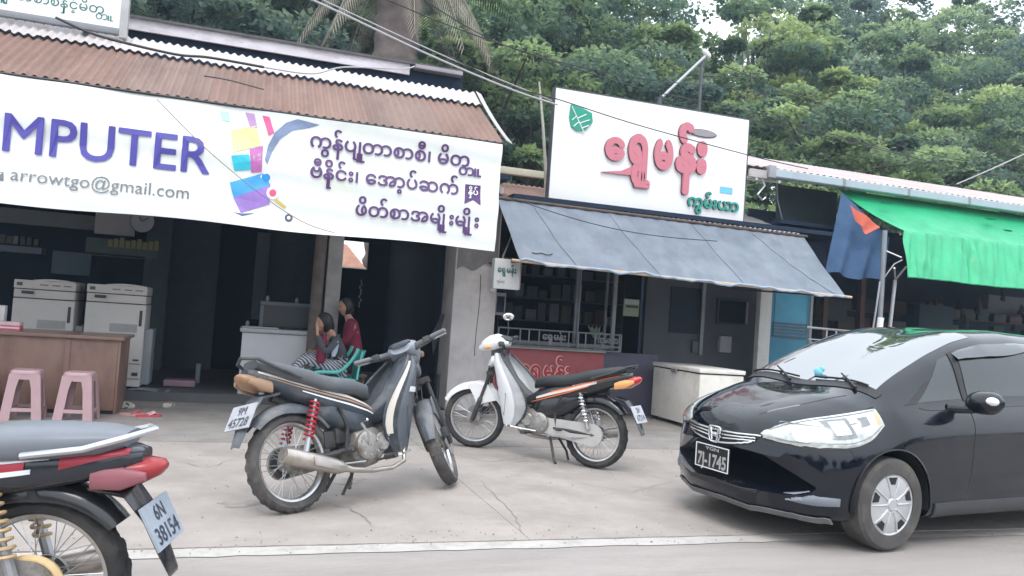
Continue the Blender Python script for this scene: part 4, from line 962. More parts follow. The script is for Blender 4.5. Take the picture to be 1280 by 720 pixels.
    for s_ in (-1,1):
        mb = MB(); mb.loft([superring(x,z,hw,hz,12,2.4) for x,z,hw,hz in up_([(-.17,.675,.022,.034),(-.26,.685,.020,.038),(-.335,.70,.010,.014)])]); mb.v = [p+Vector((0,.072*s_,-.005)) for p in mb.v]; fin(mb, 'indicator', S['amber'], tl)
    # leg shield
    zs = [.27,.36,.46,.56,.66,.76,.84,.90]
    xf_ = [.90,.925,.945,.965,.99,1.02,1.04,1.045]; xr_b = [.74,.65,.61,.63,.70,.80,.89,.95]; hw_ = [.085,.12,.15,.17,.175,.16,.13,.09]
    def shield(v, u):
        t = v*(len(zs)-1); i = min(int(t), len(zs)-2); k = t-i
        z, xf, xr_, hw = [a[i]*(1-k)+a[i+1]*k for a in (zs, xf_, xr_b, hw_)]
        a = (u-.5)*2; c = abs(a)
        return Vector((xr_+(xf-xr_)*(1-c**2.2)**.75, hw*math.copysign(min(1, c*1.25)**.7, a), z))
    mb = MB(); mb.sheet(lambda v,u: shield(v,u), 20, 28, (-.010,0,0)); fin(mb, 'leg_shield', S['shieldm'])
    mb = MB(); mb.loft([superring(x,z,hw,hz,16,3) for x,z,hw,hz in ((.60,.50,.05,.05),(.70,.53,.065,.07),(.82,.60,.075,.10),(.92,.72,.08,.12),(.97,.84,.07,.08))]); fin(mb, 'centre_tunnel', S['inner'])
    for s_ in (-1,1):
        mb = MB(); e = [shield(t,.5+.5*s_)+Vector((-.004,.004*s_,0)) for t in np.linspace(0,1,16)]; mb.tube(e, .010, 6); fin(mb, 'shield_edge', S['inner'])
        # triangular vent
        mb = MB(); tri = [(.12,.22),(.42,.13),(.36,.36)]
        P = [shield(a_, .5+s_*(.5-b_))+Vector((.0,.004*s_,0)) for a_, b_ in tri]; ce = sum(P,Vector())/3
        mb.add(P+[p.lerp(ce,.35)+Vector((0,-.004*s_,0)) for p in P]+[ce+Vector((0,-.004*s_,0))], [(0,1,4,3),(1,2,5,4),(2,0,3,5),(3,4,6),(4,5,6),(5,3,6)]); fin(mb, 'vent', frame_m)
    for it in S.get('shield_marks', []):
        (v0,v1,u0,u1,m_) = it
        for s_ in (-1,1):
            mb = MB(); mb.sheet(lambda a,b: shield(v0+(v1-v0)*a, .5+s_*(.5-(u0+(u1-u0)*b)))+Vector((.002,.004*s_,0)), 10, 4, (0,-.002*s_,0)); fin(mb, 'shield_mark', m_)
    # handlebar cowl with headlight, turning with the fork
    MSr[0] = MS @ Matrix.Translation(Vector((.02,0,-S.get('drop',0))))
    cw = [(.90,1.00,.07,.03),(.95,1.005,.10,.052),(1.02,1.00,.115,.075),(1.09,.985,.10,.072),(1.145,.965,.075,.05),(1.17,.955,.04,.025)]
    mb = MB(); mb.loft([superring(x,z,hw,hz,20,2.5) for x,z,hw,hz in cw]); fin(mb, 'headlight_cowl', S['cowl'], None, True)
    mb = MB(); mb.loft([superring(x,z,hw,hz,18,2.4,-.2) for x,z,hw,hz in ((1.08,.965,.075,.05),(1.15,.95,.068,.044),(1.182,.945,.045,.028),(1.19,.944,.02,.012))]); fin(mb, 'headlight', mat('lamp_glass', (.62,.66,.70), .1, var=0, coat=1), None, True)
    mb = MB(); mb.loft([superring(x,z,hw,hz,14,3) for x,z,hw,hz in ((.88,1.02,.05,.01),(.92,1.035,.08,.02),(.99,1.045,.07,.02),(1.02,1.04,.03,.01))]); fin(mb, 'dashboard', S['inner'], None, True)
    mb = MB(); mb.loft([superring(x,z,hw,hz,16,2.6) for x,z,hw,hz in ((.93,.90,.055,.05),(1.0,.915,.085,.06),(1.06,.905,.06,.05))]); fin(mb, 'cowl_base', S['inner'], None, True)
    for s_ in (-1,1):
        mb = MB(); mb.tube([(.97,.08*s_,.995),(.955,.18*s_,1.005),(.915,.26*s_,1.01)], [.028,.022,.014], 10); hb = fin(mb, 'handlebar', S['inner'], None, True)
        mb = MB(); mb.tube([(.925,.225*s_,1.01),(.895,.325*s_,1.012),(.893,.332*s_,1.012)], [.018,.018,.012], 12); fin(mb, 'grip', S.get('grip', blk), hb, True)
        mb = MB(); mb.bbox((.92,.185*s_-.025,.985),(.965,.185*s_+.025,1.03),.008); fin(mb, 'switch_block', frame_m, hb, True)
        mb = MB(); mb.tube([(.965,.20*s_,1.005),(.965,.25*s_,1.0),(.935,.325*s_,1.0)], [.008,.006,.006], 6); fin(mb, 'lever', steel, hb, True)
        mb = MB(); mb.loft([superring(x,z,hw,hz,12,2.4) for x,z,hw,hz in ((1.06,.955,.012,.015),(1.09,.95,.022,.022),(1.12,.945,.012,.012))]); mb.v = [p+Vector((0,.098*s_,.01)) for p in mb.v]; fin(mb, 'front_indicator', S['amber'], None, True)
    for s_ in S.get('mirrors', ()):
        mb = MB(); mb.tube([(.96,.15*s_,1.02),(.95,.17*s_,1.10),(.97,.21*s_,1.19)], .006, 6); mr = fin(mb, 'mirror_stalk', blk, None, True)
        mb = MB(); mb.ball((.965,.22*s_,1.215), (.062,.018,.042), 16, 9); fin(mb, 'mirror_shell', blk, mr, True)
        mb = MB(); mb.ball((.965,.22*s_+.014,1.215), (.054,.008,.035), 16, 9); fin(mb, 'mirror_glass', mat('mirror_glass', (.85,.87,.88), .05, metal=1, var=0), mr, True)
    # front cowl above the shield
    mb = MB(); mb.loft([superring(x,z,hw,hz,14,2.6) for x,z,hw,hz in ((.99,.84,.07,.05),(1.05,.83,.085,.06),(1.09,.80,.06,.05),(1.10,.78,.03,.03))]); fin(mb, 'front_cover', S['shieldm'])
    for k in range(3):
        mb = MB(); mb.tube([(.99,.04-.03*k,.93),(1.08+.02*k,.05-.03*k,.80),(1.10,.07-.05*k,.60)], .005, 5); fin(mb, 'cable', blk)
    for s_ in (-1,1):
        for (x,z) in ((.50,.40),(.44,.36),(.56,.36),(.50,.27),(.45,.28),(.56,.29),(.66,.38),(.70,.42)):
            mb = MB(); mb.lathe([(0,.136*s_),(.007,.136*s_),(.009,.118*s_)], (x,0,z-.0), 'y', 8); fin(mb, 'bolt', steel)
        mb = MB(); mb.lathe([(0,.098*s_),(.016,.098*s_),(.018,.085*s_),(.0,.08*s_)], (0,0,Rr), 'y', 8); fin(mb, 'axle_nut', steel)
        mb = MB(); mb.tube([(.02,.09*s_,Rr-.02),(.20,.115*s_,Rr-.05),(.46,.12*s_,.235)], .006, 5); fin(mb, 'brake_rod', steel)
        mb = MB(); mb.tube([(.95,.06*s_,.95),(.99,.10*s_,.80),(.97,.11*s_,.62),(.86,.09*s_,.50),(.66,.07*s_,.45)], .005, 5); fin(mb, 'hose', blk)
        mb = MB(); mb.tube([(.34,.085*s_,.30),(.36,.10*s_,.46),(.30,.11*s_,.58)], .012, 6); fin(mb, 'frame_bracket', frame_m)
    mb = MB(); mb.bbox((.30,-.06,.36),(.42,.06,.50),.015); mb.bbox((.22,-.05,.34),(.30,.05,.44),.01); fin(mb, 'air_box', frame_m)
    if 'extra' in S: S['extra'](fin)
    return root
pl_black = mat('plastic_black_gloss', (.018,.019,.022), .22, var=0, coat=.4)
pl_dark = mat('plastic_dusty_black', (.045,.047,.05), .5, var=.15, scale=5, dirt=(.17,.16,.15), dscale=4, damt=.6)
pl_grey = mat('plastic_grey', (.095,.108,.125), .42, var=.15, scale=5, dirt=(.27,.26,.25), dscale=3.5, damt=.75)
pl_grey2 = mat('plastic_slate', (.045,.055,.068), .35, var=.1, scale=5, dirt=(.22,.21,.20), dscale=4, damt=.7)
seat_d = mat('seat_dusty', (.10,.108,.12), .6, var=.12, scale=4, bump=.1, bscale=60, dirt=(.19,.19,.195), dscale=3, damt=.6)
seat_b = mat('seat_black', (.028,.03,.033), .5, var=.1, scale=4, bump=.1, bscale=60)
whitep = mat('plastic_white', (.74,.75,.76), .25, var=.03, coat=.4)
stripe_c = mat('stripe_cream', (.66,.60,.54), .35, var=.05); stripe_o = mat('stripe_orange', (.62,.15,.05), .35, var=0); stripe_b = mat('stripe_brown', (.33,.20,.14), .4, var=.05)
stripe_r = mat('stripe_red', (.32,.03,.05), .35, var=0); stripe_w = mat('stripe_white', (.72,.73,.76), .35, var=.05); stripe_bl = mat('stripe_blue', (.10,.32,.60), .35, var=0); stripe_p = mat('stripe_pink', (.62,.30,.36), .35, var=0)
amber = mat('lens_amber', (.75,.36,.12), .2, var=0, coat=.5); redl_ = mat('lens_red', (.55,.03,.03), .15, var=0, coat=.6)
plate_w = mat('plate_white', (.52,.54,.58), .5, var=.1, scale=12, dirt=(.30,.31,.36), dscale=12, damt=.6); ink = mat('plate_ink', (.17,.18,.24), .5, var=0)
S1 = dict(fender=pl_grey, guard=pl_grey, plate=mat('plate_dusty', (.40,.41,.44), .6, var=.12, scale=10), plate_ink=mat('ink_faded', (.20,.21,.25), .6, var=0), spring=mat('spring_red', (.42,.02,.035), .35, var=.1), chaincase=eng_m, tail=pl_grey2, side=pl_grey2, seat=seat_d, rail=pl_dark,
    lens=mat('lens_tan', (.28,.16,.09), .3, var=.1), amber=mat('lens_peach', (.30,.19,.12), .3, var=.1), shieldm=pl_grey, inner=pl_grey2, cowl=mat('plastic_silver_grey', (.27,.30,.34), .35, var=.1, dirt=(.35,.36,.38), dscale=3), tyre=tyre_m, grip=mat('grip_grey', (.14,.145,.15), .6, var=0),
    stripes=[(.55,.80,.30,.62,.60,-.27,stripe_c),(.30,.45,.05,.18,.62,-.20,stripe_b),(-.05,.12,-.15,-.05,.60,.05,stripe_w)], tu=.10, slim=True, xk=.84, px=(.07,.06), drop=.05,
    shield_marks=[(.55,.60,.10,.30,stripe_w),(.18,.9,.0,.03,stripe_c)])
b1 = motorbike('parked_motorbike', 'dusty grey motorbike with red rear shock springs parked facing the shops, seen from behind right', S1, at(368,641,Z=0), R(33), R(37), R(-15), 1.08,
    [('9M', .012, .05), ('45728', -.06, .055)])
S2 = dict(fender=whitep, guard=pl_black, plate=plate_w, plate_ink=ink, spring=chrome, chaincase=mat('chaincase_silver', (.50,.49,.47), .45, metal=.3, var=.1, dirt=(.35,.32,.28), dscale=6), tail=pl_black, side=pl_black, seat=seat_b, rail=pl_black,
    lens=redl_, amber=amber, shieldm=whitep, inner=pl_dark, cowl=whitep, tyre=tyre_k, mirrors=(-1,), centre_stand=True,
    stripes=[(-.15,.10,.10,.45,.55,-.02,stripe_c),(.15,.30,.45,.62,.40,-.22,stripe_o),(-.45,-.32,-.05,.08,.60,.05,stripe_o),(.45,.55,.72,.80,.20,-.28,stripe_w)])
b2_ = motorbike('parked_motorbike', 'white and black motorbike with orange stripes parked in front of the red panel', S2, at(742,585,Z=0), R(132), R(20), R(1), 1.05,
    [('2H', .015, .045), ('67214', -.055, .05)])
S3 = dict(fender=stripe_r, guard=pl_black, plate=mat('plate_bluish', (.30,.34,.39), .5, var=.15, scale=10), plate_ink=mat('plate_ink_blue', (.16,.19,.25), .5, var=0), spring=mat('spring_yellow', (.50,.36,.20), .4, var=.1), chaincase=eng_m, tail=mat('plastic_navy_black', (.02,.022,.032), .25, var=0, coat=.5), side=pl_black, seat=mat('seat_grey_vinyl', (.15,.165,.19), .38, var=.1, scale=3), rail=mat('rail_silver', (.5,.5,.52), .3, metal=.6, var=0),
    lens=mat('lens_dull_red', (.30,.03,.035), .25, var=.1), amber=mat('lens_dull_pink', (.28,.10,.12), .3, var=.1), shieldm=stripe_r, inner=pl_dark, cowl=stripe_r, tyre=tyre_k, centre_stand=False,
    stripes=[(.25,.62,.50,.85,.50,-.05,stripe_w),(-.05,.20,.15,.45,.62,.02,stripe_r),(.40,.52,.62,.74,.35,-.0,stripe_bl),(-.35,-.10,-.05,.15,.60,.0,stripe_w),(.0,.6,.5,.9,-.08,-.29,stripe_r)])
p3 = at(42,835,Z=0)
def ex3(fin):
    for z0, r in ((0,.02),):
        mb = MB(); mb.lathe([(.045,.03),(.10,.045),(.11,.07),(.10,.085),(0,.09)], (0.0,0,.285), 'y', 28); fin(mb, 'yellow_hub', mat('hub_yellow', (.62,.45,.24), .5, var=.2, scale=8))
S3['extra'] = ex3
S3['tu'] = -.06
b3 = motorbike('passing_motorbike', 'red and white motorbike riding past in the left foreground, cut by the photo edge', S3, p3, R(166), 0, R(-2), 1.04,
    [('6N', .012, .05), ('38154', -.06, .055)])
b3['group'] = 'motorbikes in front of the shops'
# ================================================================ THE BLACK CAR
CARP = (3.84, 4.80, 0.); CARR = R(187.6); CARS = .95
car = thing('parked_car', 'shiny black hatchback car with black number plate parked at the right', 'car', CARP, CARR)
car.scale = (CARS,)*3
blackp = mat('car_black_paint', (.003,.005,.010), .10, var=.1, scale=30, coat=.5, spec=.35, dirt=(.022,.024,.027), dscale=3, damt=.5)
cglass = mat('car_glass', (.014,.02,.022), .03, var=0, spec=.6, ior=1.6, coat=.2)
wglass = mat('windscreen_glass', (.03,.04,.045), .03, var=0, spec=1., ior=2.3, coat=.6)
trim = mat('car_trim_black', (.02,.02,.022), .5, var=0)
# x, half width, bottom z, shoulder y, shoulder z, belt y, belt z, roof y, roof z, centre z
ST = [(.800,.70,.330,.66,.50,.60,.545,.40,.570,.585),
 (.795,.735,.270,.71,.54,.66,.600,.46,.625,.640),
 (.775,.765,.215,.745,.58,.68,.650,.50,.685,.700),
 (.730,.795,.190,.77,.62,.70,.705,.54,.750,.775),
 (.640,.82,.180,.79,.67,.71,.765,.56,.812,.840),
 (.480,.838,.175,.81,.71,.715,.825,.58,.876,.903),
 (.300,.845,.175,.82,.75,.720,.880,.60,.930,.960),
 (.120,.845,.175,.825,.78,.735,.905,.635,.955,.990),
 (.000,.845,.175,.825,.80,.745,.925,.650,.985,1.020),
 (-.040,.845,.175,.825,.81,.748,.930,.650,1.005,1.040),
 (-.300,.847,.180,.828,.84,.760,.950,.628,1.130,1.175),
 (-.600,.847,.190,.830,.86,.765,.965,.605,1.265,1.315),
 (-.900,.847,.190,.830,.87,.768,.975,.585,1.375,1.425),
 (-1.150,.847,.190,.830,.88,.770,.985,.572,1.430,1.485),
 (-1.60,.847,.190,.830,.89,.772,1.00,.565,1.460,1.520),
 (-2.10,.847,.190,.830,.91,.770,1.03,.555,1.450,1.510),
 (-2.60,.845,.190,.825,.94,.755,1.07,.540,1.410,1.465),
 (-2.85,.835,.210,.800,.96,.730,1.08,.520,1.330,1.375),
 (-2.98,.815,.240,.770,.94,.700,1.03,.490,1.130,1.160),
 (-3.06,.780,.300,.740,.86,.660,.92,.450,.960,.970),
 (-3.09,.720,.360,.680,.70,.600,.76,.400,.780,.790)]
STA = np.array(ST); sx = -STA[:,0]
def keyp(x):
    v = [np.interp(-x, sx, STA[:,j]) for j in range(1,10)]
    hw,zb,sy,sz,by,bz,ry,rz_,cz = v; zm = zb+(sz-zb)*.55
    return [(0,zb),(hw-.16,zb),(hw-.025,zb+.035),(hw-.004,zb+(zm-zb)*.55),(hw,zm),(sy,sz),(by,bz),(ry,rz_),(0,cz)]
def warpx(x, y):
    k = max(0, min(1, (x+.25)/.75)); k = k*k*(3-2*k)
    r_ = max(0, min(1, (-2.4-x)/.5))
    return -.34*k*(abs(y)/.8)**2.6+.22*r_*(abs(y)/.8)**2.4
def S_(x, t, side):
    P = keyp(x); t = max(0, min(7.999, t)); i = int(t); f = t-i
    g_ = lambda j: P[j] if 0 <= j <= 8 else ((-P[1][0], P[1][1]) if j < 0 else (-P[7][0], P[7][1]))
    p0,p1,p2,p3 = [np.array(g_(j)) for j in (i-1,i,i+1,i+2)]
    # centripetal-ish: damp tangents so long spans do not overshoot
    d = np.linalg.norm(p2-p1)
    def tan(a,b,c):
        la = np.linalg.norm(b-a); lb = np.linalg.norm(c-b); tt = ((b-a)/max(la,1e-6)*lb+(c-b)/max(lb,1e-6)*la)/max(la+lb,1e-6); return tt*d
    m1 = tan(p0,p1,p2); m2 = tan(p1,p2,p3)
    h = (2*f**3-3*f**2+1)*p1+(f**3-2*f**2+f)*m1+(-2*f**3+3*f**2)*p2+(f**3-f**2)*m2
    return Vector((x+warpx(x,h[0]), side*h[0], h[1]))
xg = np.unique(np.concatenate([np.linspace(.80,.70,9), np.linspace(.70,-.1,34), np.linspace(-.1,-2.6,60), np.linspace(-2.6,-3.09,20)]))[::-1]
tg = np.concatenate([np.linspace(0,1,3)[:-1], np.linspace(1,2,5)[:-1], np.linspace(2,7,44)[:-1], np.linspace(7,8,13)])
mb = MB(); rings = []
for x in xg:
    rr = [S_(x,t,1) for t in tg]; ll = [S_(x,t,-1) for t in tg]
    rings.append(rr+ll[::-1][1:-1])
# smooth along the length
RA = np.array([[tuple(p) for p in r] for r in rings])
for _ in range(3): RA[1:-1] = .5*RA[1:-1]+.25*RA[:-2]+.25*RA[2:]
mb.loft([[Vector(p) for p in r] for r in RA])
def cutter(cx):
    o = []
    for s_ in (-1,1):
        c = MB(); c.lathe([(0,.50*s_),(.355,.50*s_),(.355,1.1*s_),(0,1.1*s_)], (cx,0,.315), 'y', 64); o.append(c)
    return o
def to_obj(mb, nm):
    me = bpy.data.meshes.new(nm); me.from_pydata(mb.v, [], mb.f); bm = bmesh.new(); bm.from_mesh(me); bmesh.ops.remove_doubles(bm, verts=bm.verts, dist=1e-5); bmesh.ops.recalc_face_normals(bm, faces=bm.faces); bm.to_mesh(me); bm.free()
    o = bpy.data.objects.new(nm, me); COL.objects.link(o); return o
bo = to_obj(mb, 'car_body'); tmp = []
BV = BVHTree.FromPolygons([v.co.copy() for v in bo.data.vertices], [tuple(p.vertices) for p in bo.data.polygons])
for cx in (0., -2.5):
    for c in cutter(cx):
        co = to_obj(c, 'cut'); tmp.append(co); md = bo.modifiers.new('b', 'BOOLEAN'); md.operation = 'DIFFERENCE'; md.object = co; md.solver = 'EXACT'
dg = bpy.context.evaluated_depsgraph_get(); me2 = bpy.data.meshes.new_from_object(bo.evaluated_get(dg))
for t_ in tmp: bpy.data.objects.remove(t_)
bpy.data.objects.remove(bo)
me2.name = 'body'; me2.materials.clear(); me2.materials.append(blackp); me2.shade_smooth(); me2.set_sharp_from_angle(angle=R(35))
body = bpy.data.objects.new('body', me2); COL.objects.link(body); body.parent = car
def near(p, lift):
    q, n_, _, _ = BV.find_nearest(Vector(p)); 
    if n_.dot(q-Vector((-1.2,0,.7))) < 0: n_ = -n_
    return q+n_*lift
def crv(pts, t):
    pts = [Vector(p) for p in pts]; n = len(pts)-1; x = t*n; i = min(int(x), n-1); f = x-i
    p0 = pts[max(i-1,0)]; p1 = pts[i]; p2 = pts[i+1]; p3 = pts[min(i+2,n)]
    return .5*((2*p1)+(p2-p0)*f+(2*p0-5*p1+4*p2-p3)*f*f+(3*p1-p0-3*p2+p3)*f**3)
def patch(name, up, lo_, m, par=None, nu=30, nv=8, lift=.004, th=.012, bulge=0.):
    n = (nu+1)*(nv+1); mb = MB()
    for L in (lift, lift-th):
        for i in range(nu+1):
            for j in range(nv+1):
                a = crv(up, i/nu); b = crv(lo_, i/nu); p = a.lerp(b, j/nv)
                e = sin(pi*i/nu)*sin(pi*j/nv) if L == lift else 0
                mb.v.append(near(p, L+bulge*e**.5 if e > 0 else L))
    for i in range(nu):
        for j in range(nv):
            a = i*(nv+1)+j; mb.f.append((a,a+nv+1,a+nv+2,a+1)); mb.f.append((a+n,a+1+n,a+nv+2+n,a+nv+1+n))
    bd = [i*(nv+1) for i in range(nu+1)]+[nu*(nv+1)+j for j in range(1,nv+1)]+[i*(nv+1)+nv for i in range(nu-1,-1,-1)]+[j for j in range(nv-1,0,-1)]
    for k in range(len(bd)): a, b = bd[k], bd[(k+1) % len(bd)]; mb.f.append((a,b,b+n,a+n))
    return mb.build(name, m, par or car)
def seam(name, pts, m, r=.0035, par=None, lift=.0, n=30):
    mb = MB(); mb.tube([near(crv(pts, k/n), lift) for k in range(n+1)], r, 5); return mb.build(name, m, par or car)
# windscreen and side glass follow the body surface
def spatch(name, xa, xb, ta, tb, side, m, lift=.004, nu=24, nv=16, par=None):
    """xa, xb: functions of v in 0..1; t from ta to tb"""
    mb = MB(); n = (nu+1)*(nv+1)
    for L in (lift, -.01):
        for i in range(nu+1):
            for j in range(nv+1):
                v = j/nv; x = xa(v)+(xb(v)-xa(v))*i/nu; t = ta+(tb-ta)*v
                p = S_(x, t if side else (t if t <= 8 else 16-t), side if side else (1 if t <= 8 else -1)); mb.v.append(near(p, L))
    for i in range(nu):
        for j in range(nv):
            a = i*(nv+1)+j; mb.f.append((a,a+nv+1,a+nv+2,a+1)); mb.f.append((a+n,a+1+n,a+nv+2+n,a+nv+1+n))
    bd = [i*(nv+1) for i in range(nu+1)]+[nu*(nv+1)+j for j in range(1,nv+1)]+[i*(nv+1)+nv for i in range(nu-1,-1,-1)]+[j for j in range(nv-1,0,-1)]
    for k in range(len(bd)): a, b = bd[k], bd[(k+1) % len(bd)]; mb.f.append((a,b,b+n,a+n))
    return mb.build(name, m, par or car)
ws = spatch('windscreen', lambda v:-.05, lambda v:-1.13, 7.10, 8.90, 0, wglass, nu=40, nv=40)
spatch('windscreen_base', lambda v:.035, lambda v:-.045, 7.02, 8.98, 0, trim, lift=.006, nu=6, nv=40)
for s_ in (1,-1):
    spatch('quarter_window', lambda v:-.30-.36*v, lambda v:-.76, 6.10, 6.92, s_, cglass)
    spatch('door_window', lambda v:-.84-.02*v, lambda v:-1.74, 6.10, 6.92, s_, cglass)
    spatch('rear_door_window', lambda v:-1.82, lambda v:-2.52+.1*v, 6.10, 6.92, s_, cglass)
    spatch('pillar_trim', lambda v:-.16-.30*v, lambda v:-.29-.36*v, 6.08, 6.6, s_, trim, lift=.003)
    spatch('window_trim', lambda v:-.78, lambda v:-.83, 6.06, 6.96, s_, trim, lift=.005, nu=2)
    mb = MB()
    mb.sheet(lambda u,v: S_(-.82-.93*u, 6.92-.22*v*sin(pi*(.12+.8*u))**.6, s_)+Vector((0,s_*(.008+.03*v),0)), 24, 4, (0,-.003*s_,0)); mb.build('window_visor', mat('smoke_visor', (.05,.055,.065), .12, var=0, coat=.5), car)
    for pts in ([(-.80,.80*s_,.96),(-.79,.85*s_,.75),(-.77,.85*s_,.45),(-.70,.84*s_,.26)], [(-1.78,.80*s_,.99),(-1.79,.85*s_,.75),(-1.79,.85*s_,.45),(-1.77,.84*s_,.26)],
                [(-.30,.77*s_,.94),(-.45,.79*s_,.93),(-1.0,.79*s_,.955),(-2.4,.78*s_,1.02)]):
        seam('door_seam', pts, trim)
    seam('sill_seam', [(-.42,.85*s_,.27),(-1.2,.85*s_,.27),(-2.1,.85*s_,.27)], mat('pale_seam', (.3,.31,.33), .4, var=0), .004, lift=.003)
    spatch('sill', lambda v:-.40, lambda v:-2.12, 1.8, 2.55, s_, mat('sill_grey', (.05,.052,.056), .5, var=.1), lift=.012, nu=30, nv=5)
    # door handle
    mb = MB(); h_ = near((-1.60,.85*s_,.84), .0); mb.tube([h_+Vector((.10,0,0)), h_+Vector((.07,.03*s_,0)), h_+Vector((-.07,.03*s_,.005)), h_+Vector((-.10,0,.005))], .012, 8); mb.build('door_handle', blackp, car)
    # hood edge seam
    seam('bonnet_seam', [(.66,.42*s_,.76),(.45,.60*s_,.82),(.2,.67*s_,.91),(.05,.69*s_,.96)], trim, .004)
    seam('bumper_seam', [(.38,.74*s_,.72),(.36,.80*s_,.66),(.33,.84*s_,.60)], trim, .003)
    # bonnet crease
    seam('bonnet_crease', [(.64,.26*s_,.79),(.4,.40*s_,.87),(.1,.50*s_,.985)], blackp, .010, lift=-.006)
    # mirror
    mc = Vector((-.70,.97*s_,1.0))
    mb = MB(); mb.tube([near((-.60,.78*s_,.95),-.01), mc+Vector((.03,-.07*s_,-.05)), mc+Vector((.0,-.02*s_,-.03))], [.035,.028,.03], 10); mr = mb.build('mirror', blackp, car)
    mb = MB(); rg = []
    for k in range(11):
        y = -.13+.26*k/10; f = (1-abs(2*k/10-1)**2.6)**.5; f = max(f,.25)
        rg.append([mc+Vector(((.10*cos(a) if cos(a)>0 else .04*cos(a))*f, y*s_, .082*sin(a)*f+.012*k/10)) for a in np.linspace(0,2*pi,17)[:-1]])
    mb.loft(rg); mb.build('mirror_shell', blackp, mr)
    mb = MB(); mb.ball(mc+Vector((.052,.075*s_,.022)), (.040,.052,.032), 14, 8); mb.build('mirror_indicator', mat('indicator_clear', (.72,.74,.76), .15, var=0, coat=1), mr)
# headlights
hl = mat('headlight_clear', (.50,.52,.50), .12, metal=.35, var=.35, scale=14, coat=1)
for s_ in (1,-1):
    up_ = [(.67,.34*s_,.680),(.60,.47*s_,.775),(.40,.60*s_,.865),(.20,.68*s_,.925),(.06,.715*s_,.945)]
    lo2 = [(.66,.36*s_,.660),(.54,.58*s_,.640),(.37,.75*s_,.660),(.20,.81*s_,.725),(.06,.81*s_,.835)]
    patch('headlight_surround', [Vector(p)+Vector((.01,0,.010)) for p in up_], [Vector(p)+Vector((.0,.0,-.012)) for p in lo2], trim, lift=.003)
    h_ = patch('headlight', up_, lo2, hl, lift=.008, bulge=.014, nu=40, nv=12)
    lg_ = mat('lamp_grey', (.22,.23,.235), .3, metal=.5, var=.2, scale=20); lc_ = mat('lamp_chrome', (.66,.67,.67), .18, metal=.9, var=.1, scale=20)
    def sub_(f0, f1, g0, g1, m_, nm, lift):
        return patch(nm, [crv(up_,f).lerp(crv(lo2,f),g0) for f in np.linspace(f0,f1,5)], [crv(up_,f).lerp(crv(lo2,f),g1) for f in np.linspace(f0,f1,5)], m_, h_, nu=14, nv=5, lift=lift, th=.006, bulge=.004)
    sub_(.42,.62,.22,.80,lg_,'reflector',.021); sub_(.46,.58,.32,.70,lc_,'projector',.026)
    sub_(.66,.84,.18,.72,lc_,'reflector',.020); sub_(.70,.80,.30,.60,lg_,'projector',.025)
    sub_(.22,.38,.40,.85,lc_,'reflector',.019); sub_(.88,.97,.25,.8,mat('lamp_amber', (.50,.38,.26), .2, var=.1),'reflector',.014)
    for g_ in (.12,.9): seam('lamp_rim', [crv(up_,f).lerp(crv(lo2,f),g_) for f in np.linspace(.1,.95,7)], lg_, .0025, par=h_, lift=.019)
    seam('lamp_divider', [(.60,.42*s_,.735),(.44,.64*s_,.755),(.25,.735*s_,.83)], lg_, .004, par=h_, lift=.020)
# grille, emblem, intakes, plate
gd = mat('grille_dark', (.012,.013,.016), .4, var=0)
patch('grille', [(.76,-.40,.70),(.82,-.2,.692),(.84,0,.688),(.82,.2,.692),(.76,.40,.70)], [(.76,-.34,.655),(.82,-.18,.615),(.84,0,.598),(.82,.18,.615),(.76,.34,.655)], gd, lift=.003, nv=5)
def fr_(y, z, l=.0): return near((.80+warpx(.8,y)+.05, y, z), l)
for pts, r_ in (([(-.40,.702),(-.2,.694),(0,.690),(.2,.694),(.40,.702)], .007), ([(-.36,.682),(-.2,.672),(0,.664),(.2,.672),(.36,.682)], .006), ([(-.36,.665),(-.2,.648),(0,.636),(.2,.648),(.36,.665)], .006), ([(-.34,.650),(-.2,.620),(0,.600),(.2,.620),(.34,.650)], .007)):
    mb = MB(); P = [(0.86+warpx(.8,y), y, z) for y,z in pts]; mb.tube([near(crv(P,k/24), .012) for k in range(25)], r_, 7); mb.build('grille_bar', chrome, car)
ec = fr_(0,.648,.02); 
e_ = MB(); rg = []
loop = [(-.062,.048),(-.045,.056),(0,.058),(.045,.056),(.062,.048),(.055,-.02),(.042,-.046),(.03,-.052),(0,-.053),(-.03,-.052),(-.042,-.046),(-.055,-.02)]
e_.tube([ec+Vector((.008,y,z)) for y,z in loop+[loop[0]]], .0055, 6)
for a, b in (((-.042,.046),(-.026,-.040)),((.042,.046),(.026,-.040))): e_.tube([ec+Vector((.008,a[0],a[1])), ec+Vector((.008,(a[0]+b[0])/2*.92,.003)), ec+Vector((.008,b[0],b[1]))], [.009,.0065,.008], 6)
e_.tube([ec+Vector((.008,-.033,.002)), ec+Vector((.008,.033,.002))], .0065, 6)
e_.build('emblem', chrome, car)
patch('lower_grille', [(.84,-.42,.355),(.84,-.2,.365),(.84,0,.365),(.84,.2,.365),(.84,.42,.355)], [(.8,-.38,.285),(.82,-.2,.275),(.82,0,.27),(.82,.2,.275),(.8,.38,.285)], gd, lift=.003, nv=4)
for z in (.30,.33):
    mb = MB(); mb.tube([near((.86+warpx(.8,y),y,z),.006) for y in np.linspace(-.4,.4,20)], .006, 5); mb.build('intake_bar', trim, car)
for s_ in (1,-1):
    patch('fog_recess_sheen', [(.66,.50*s_,.345),(.56,.64*s_,.355),(.42,.76*s_,.35)], [(.66,.50*s_,.315),(.56,.64*s_,.295),(.42,.76*s_,.300)], mat('fog_sheen_grey', (.17,.19,.22), .3, var=0, coat=.4), lift=.006, nv=5, bulge=.008)  # grey patch paints the reflection on the glossy lip of the fog recess
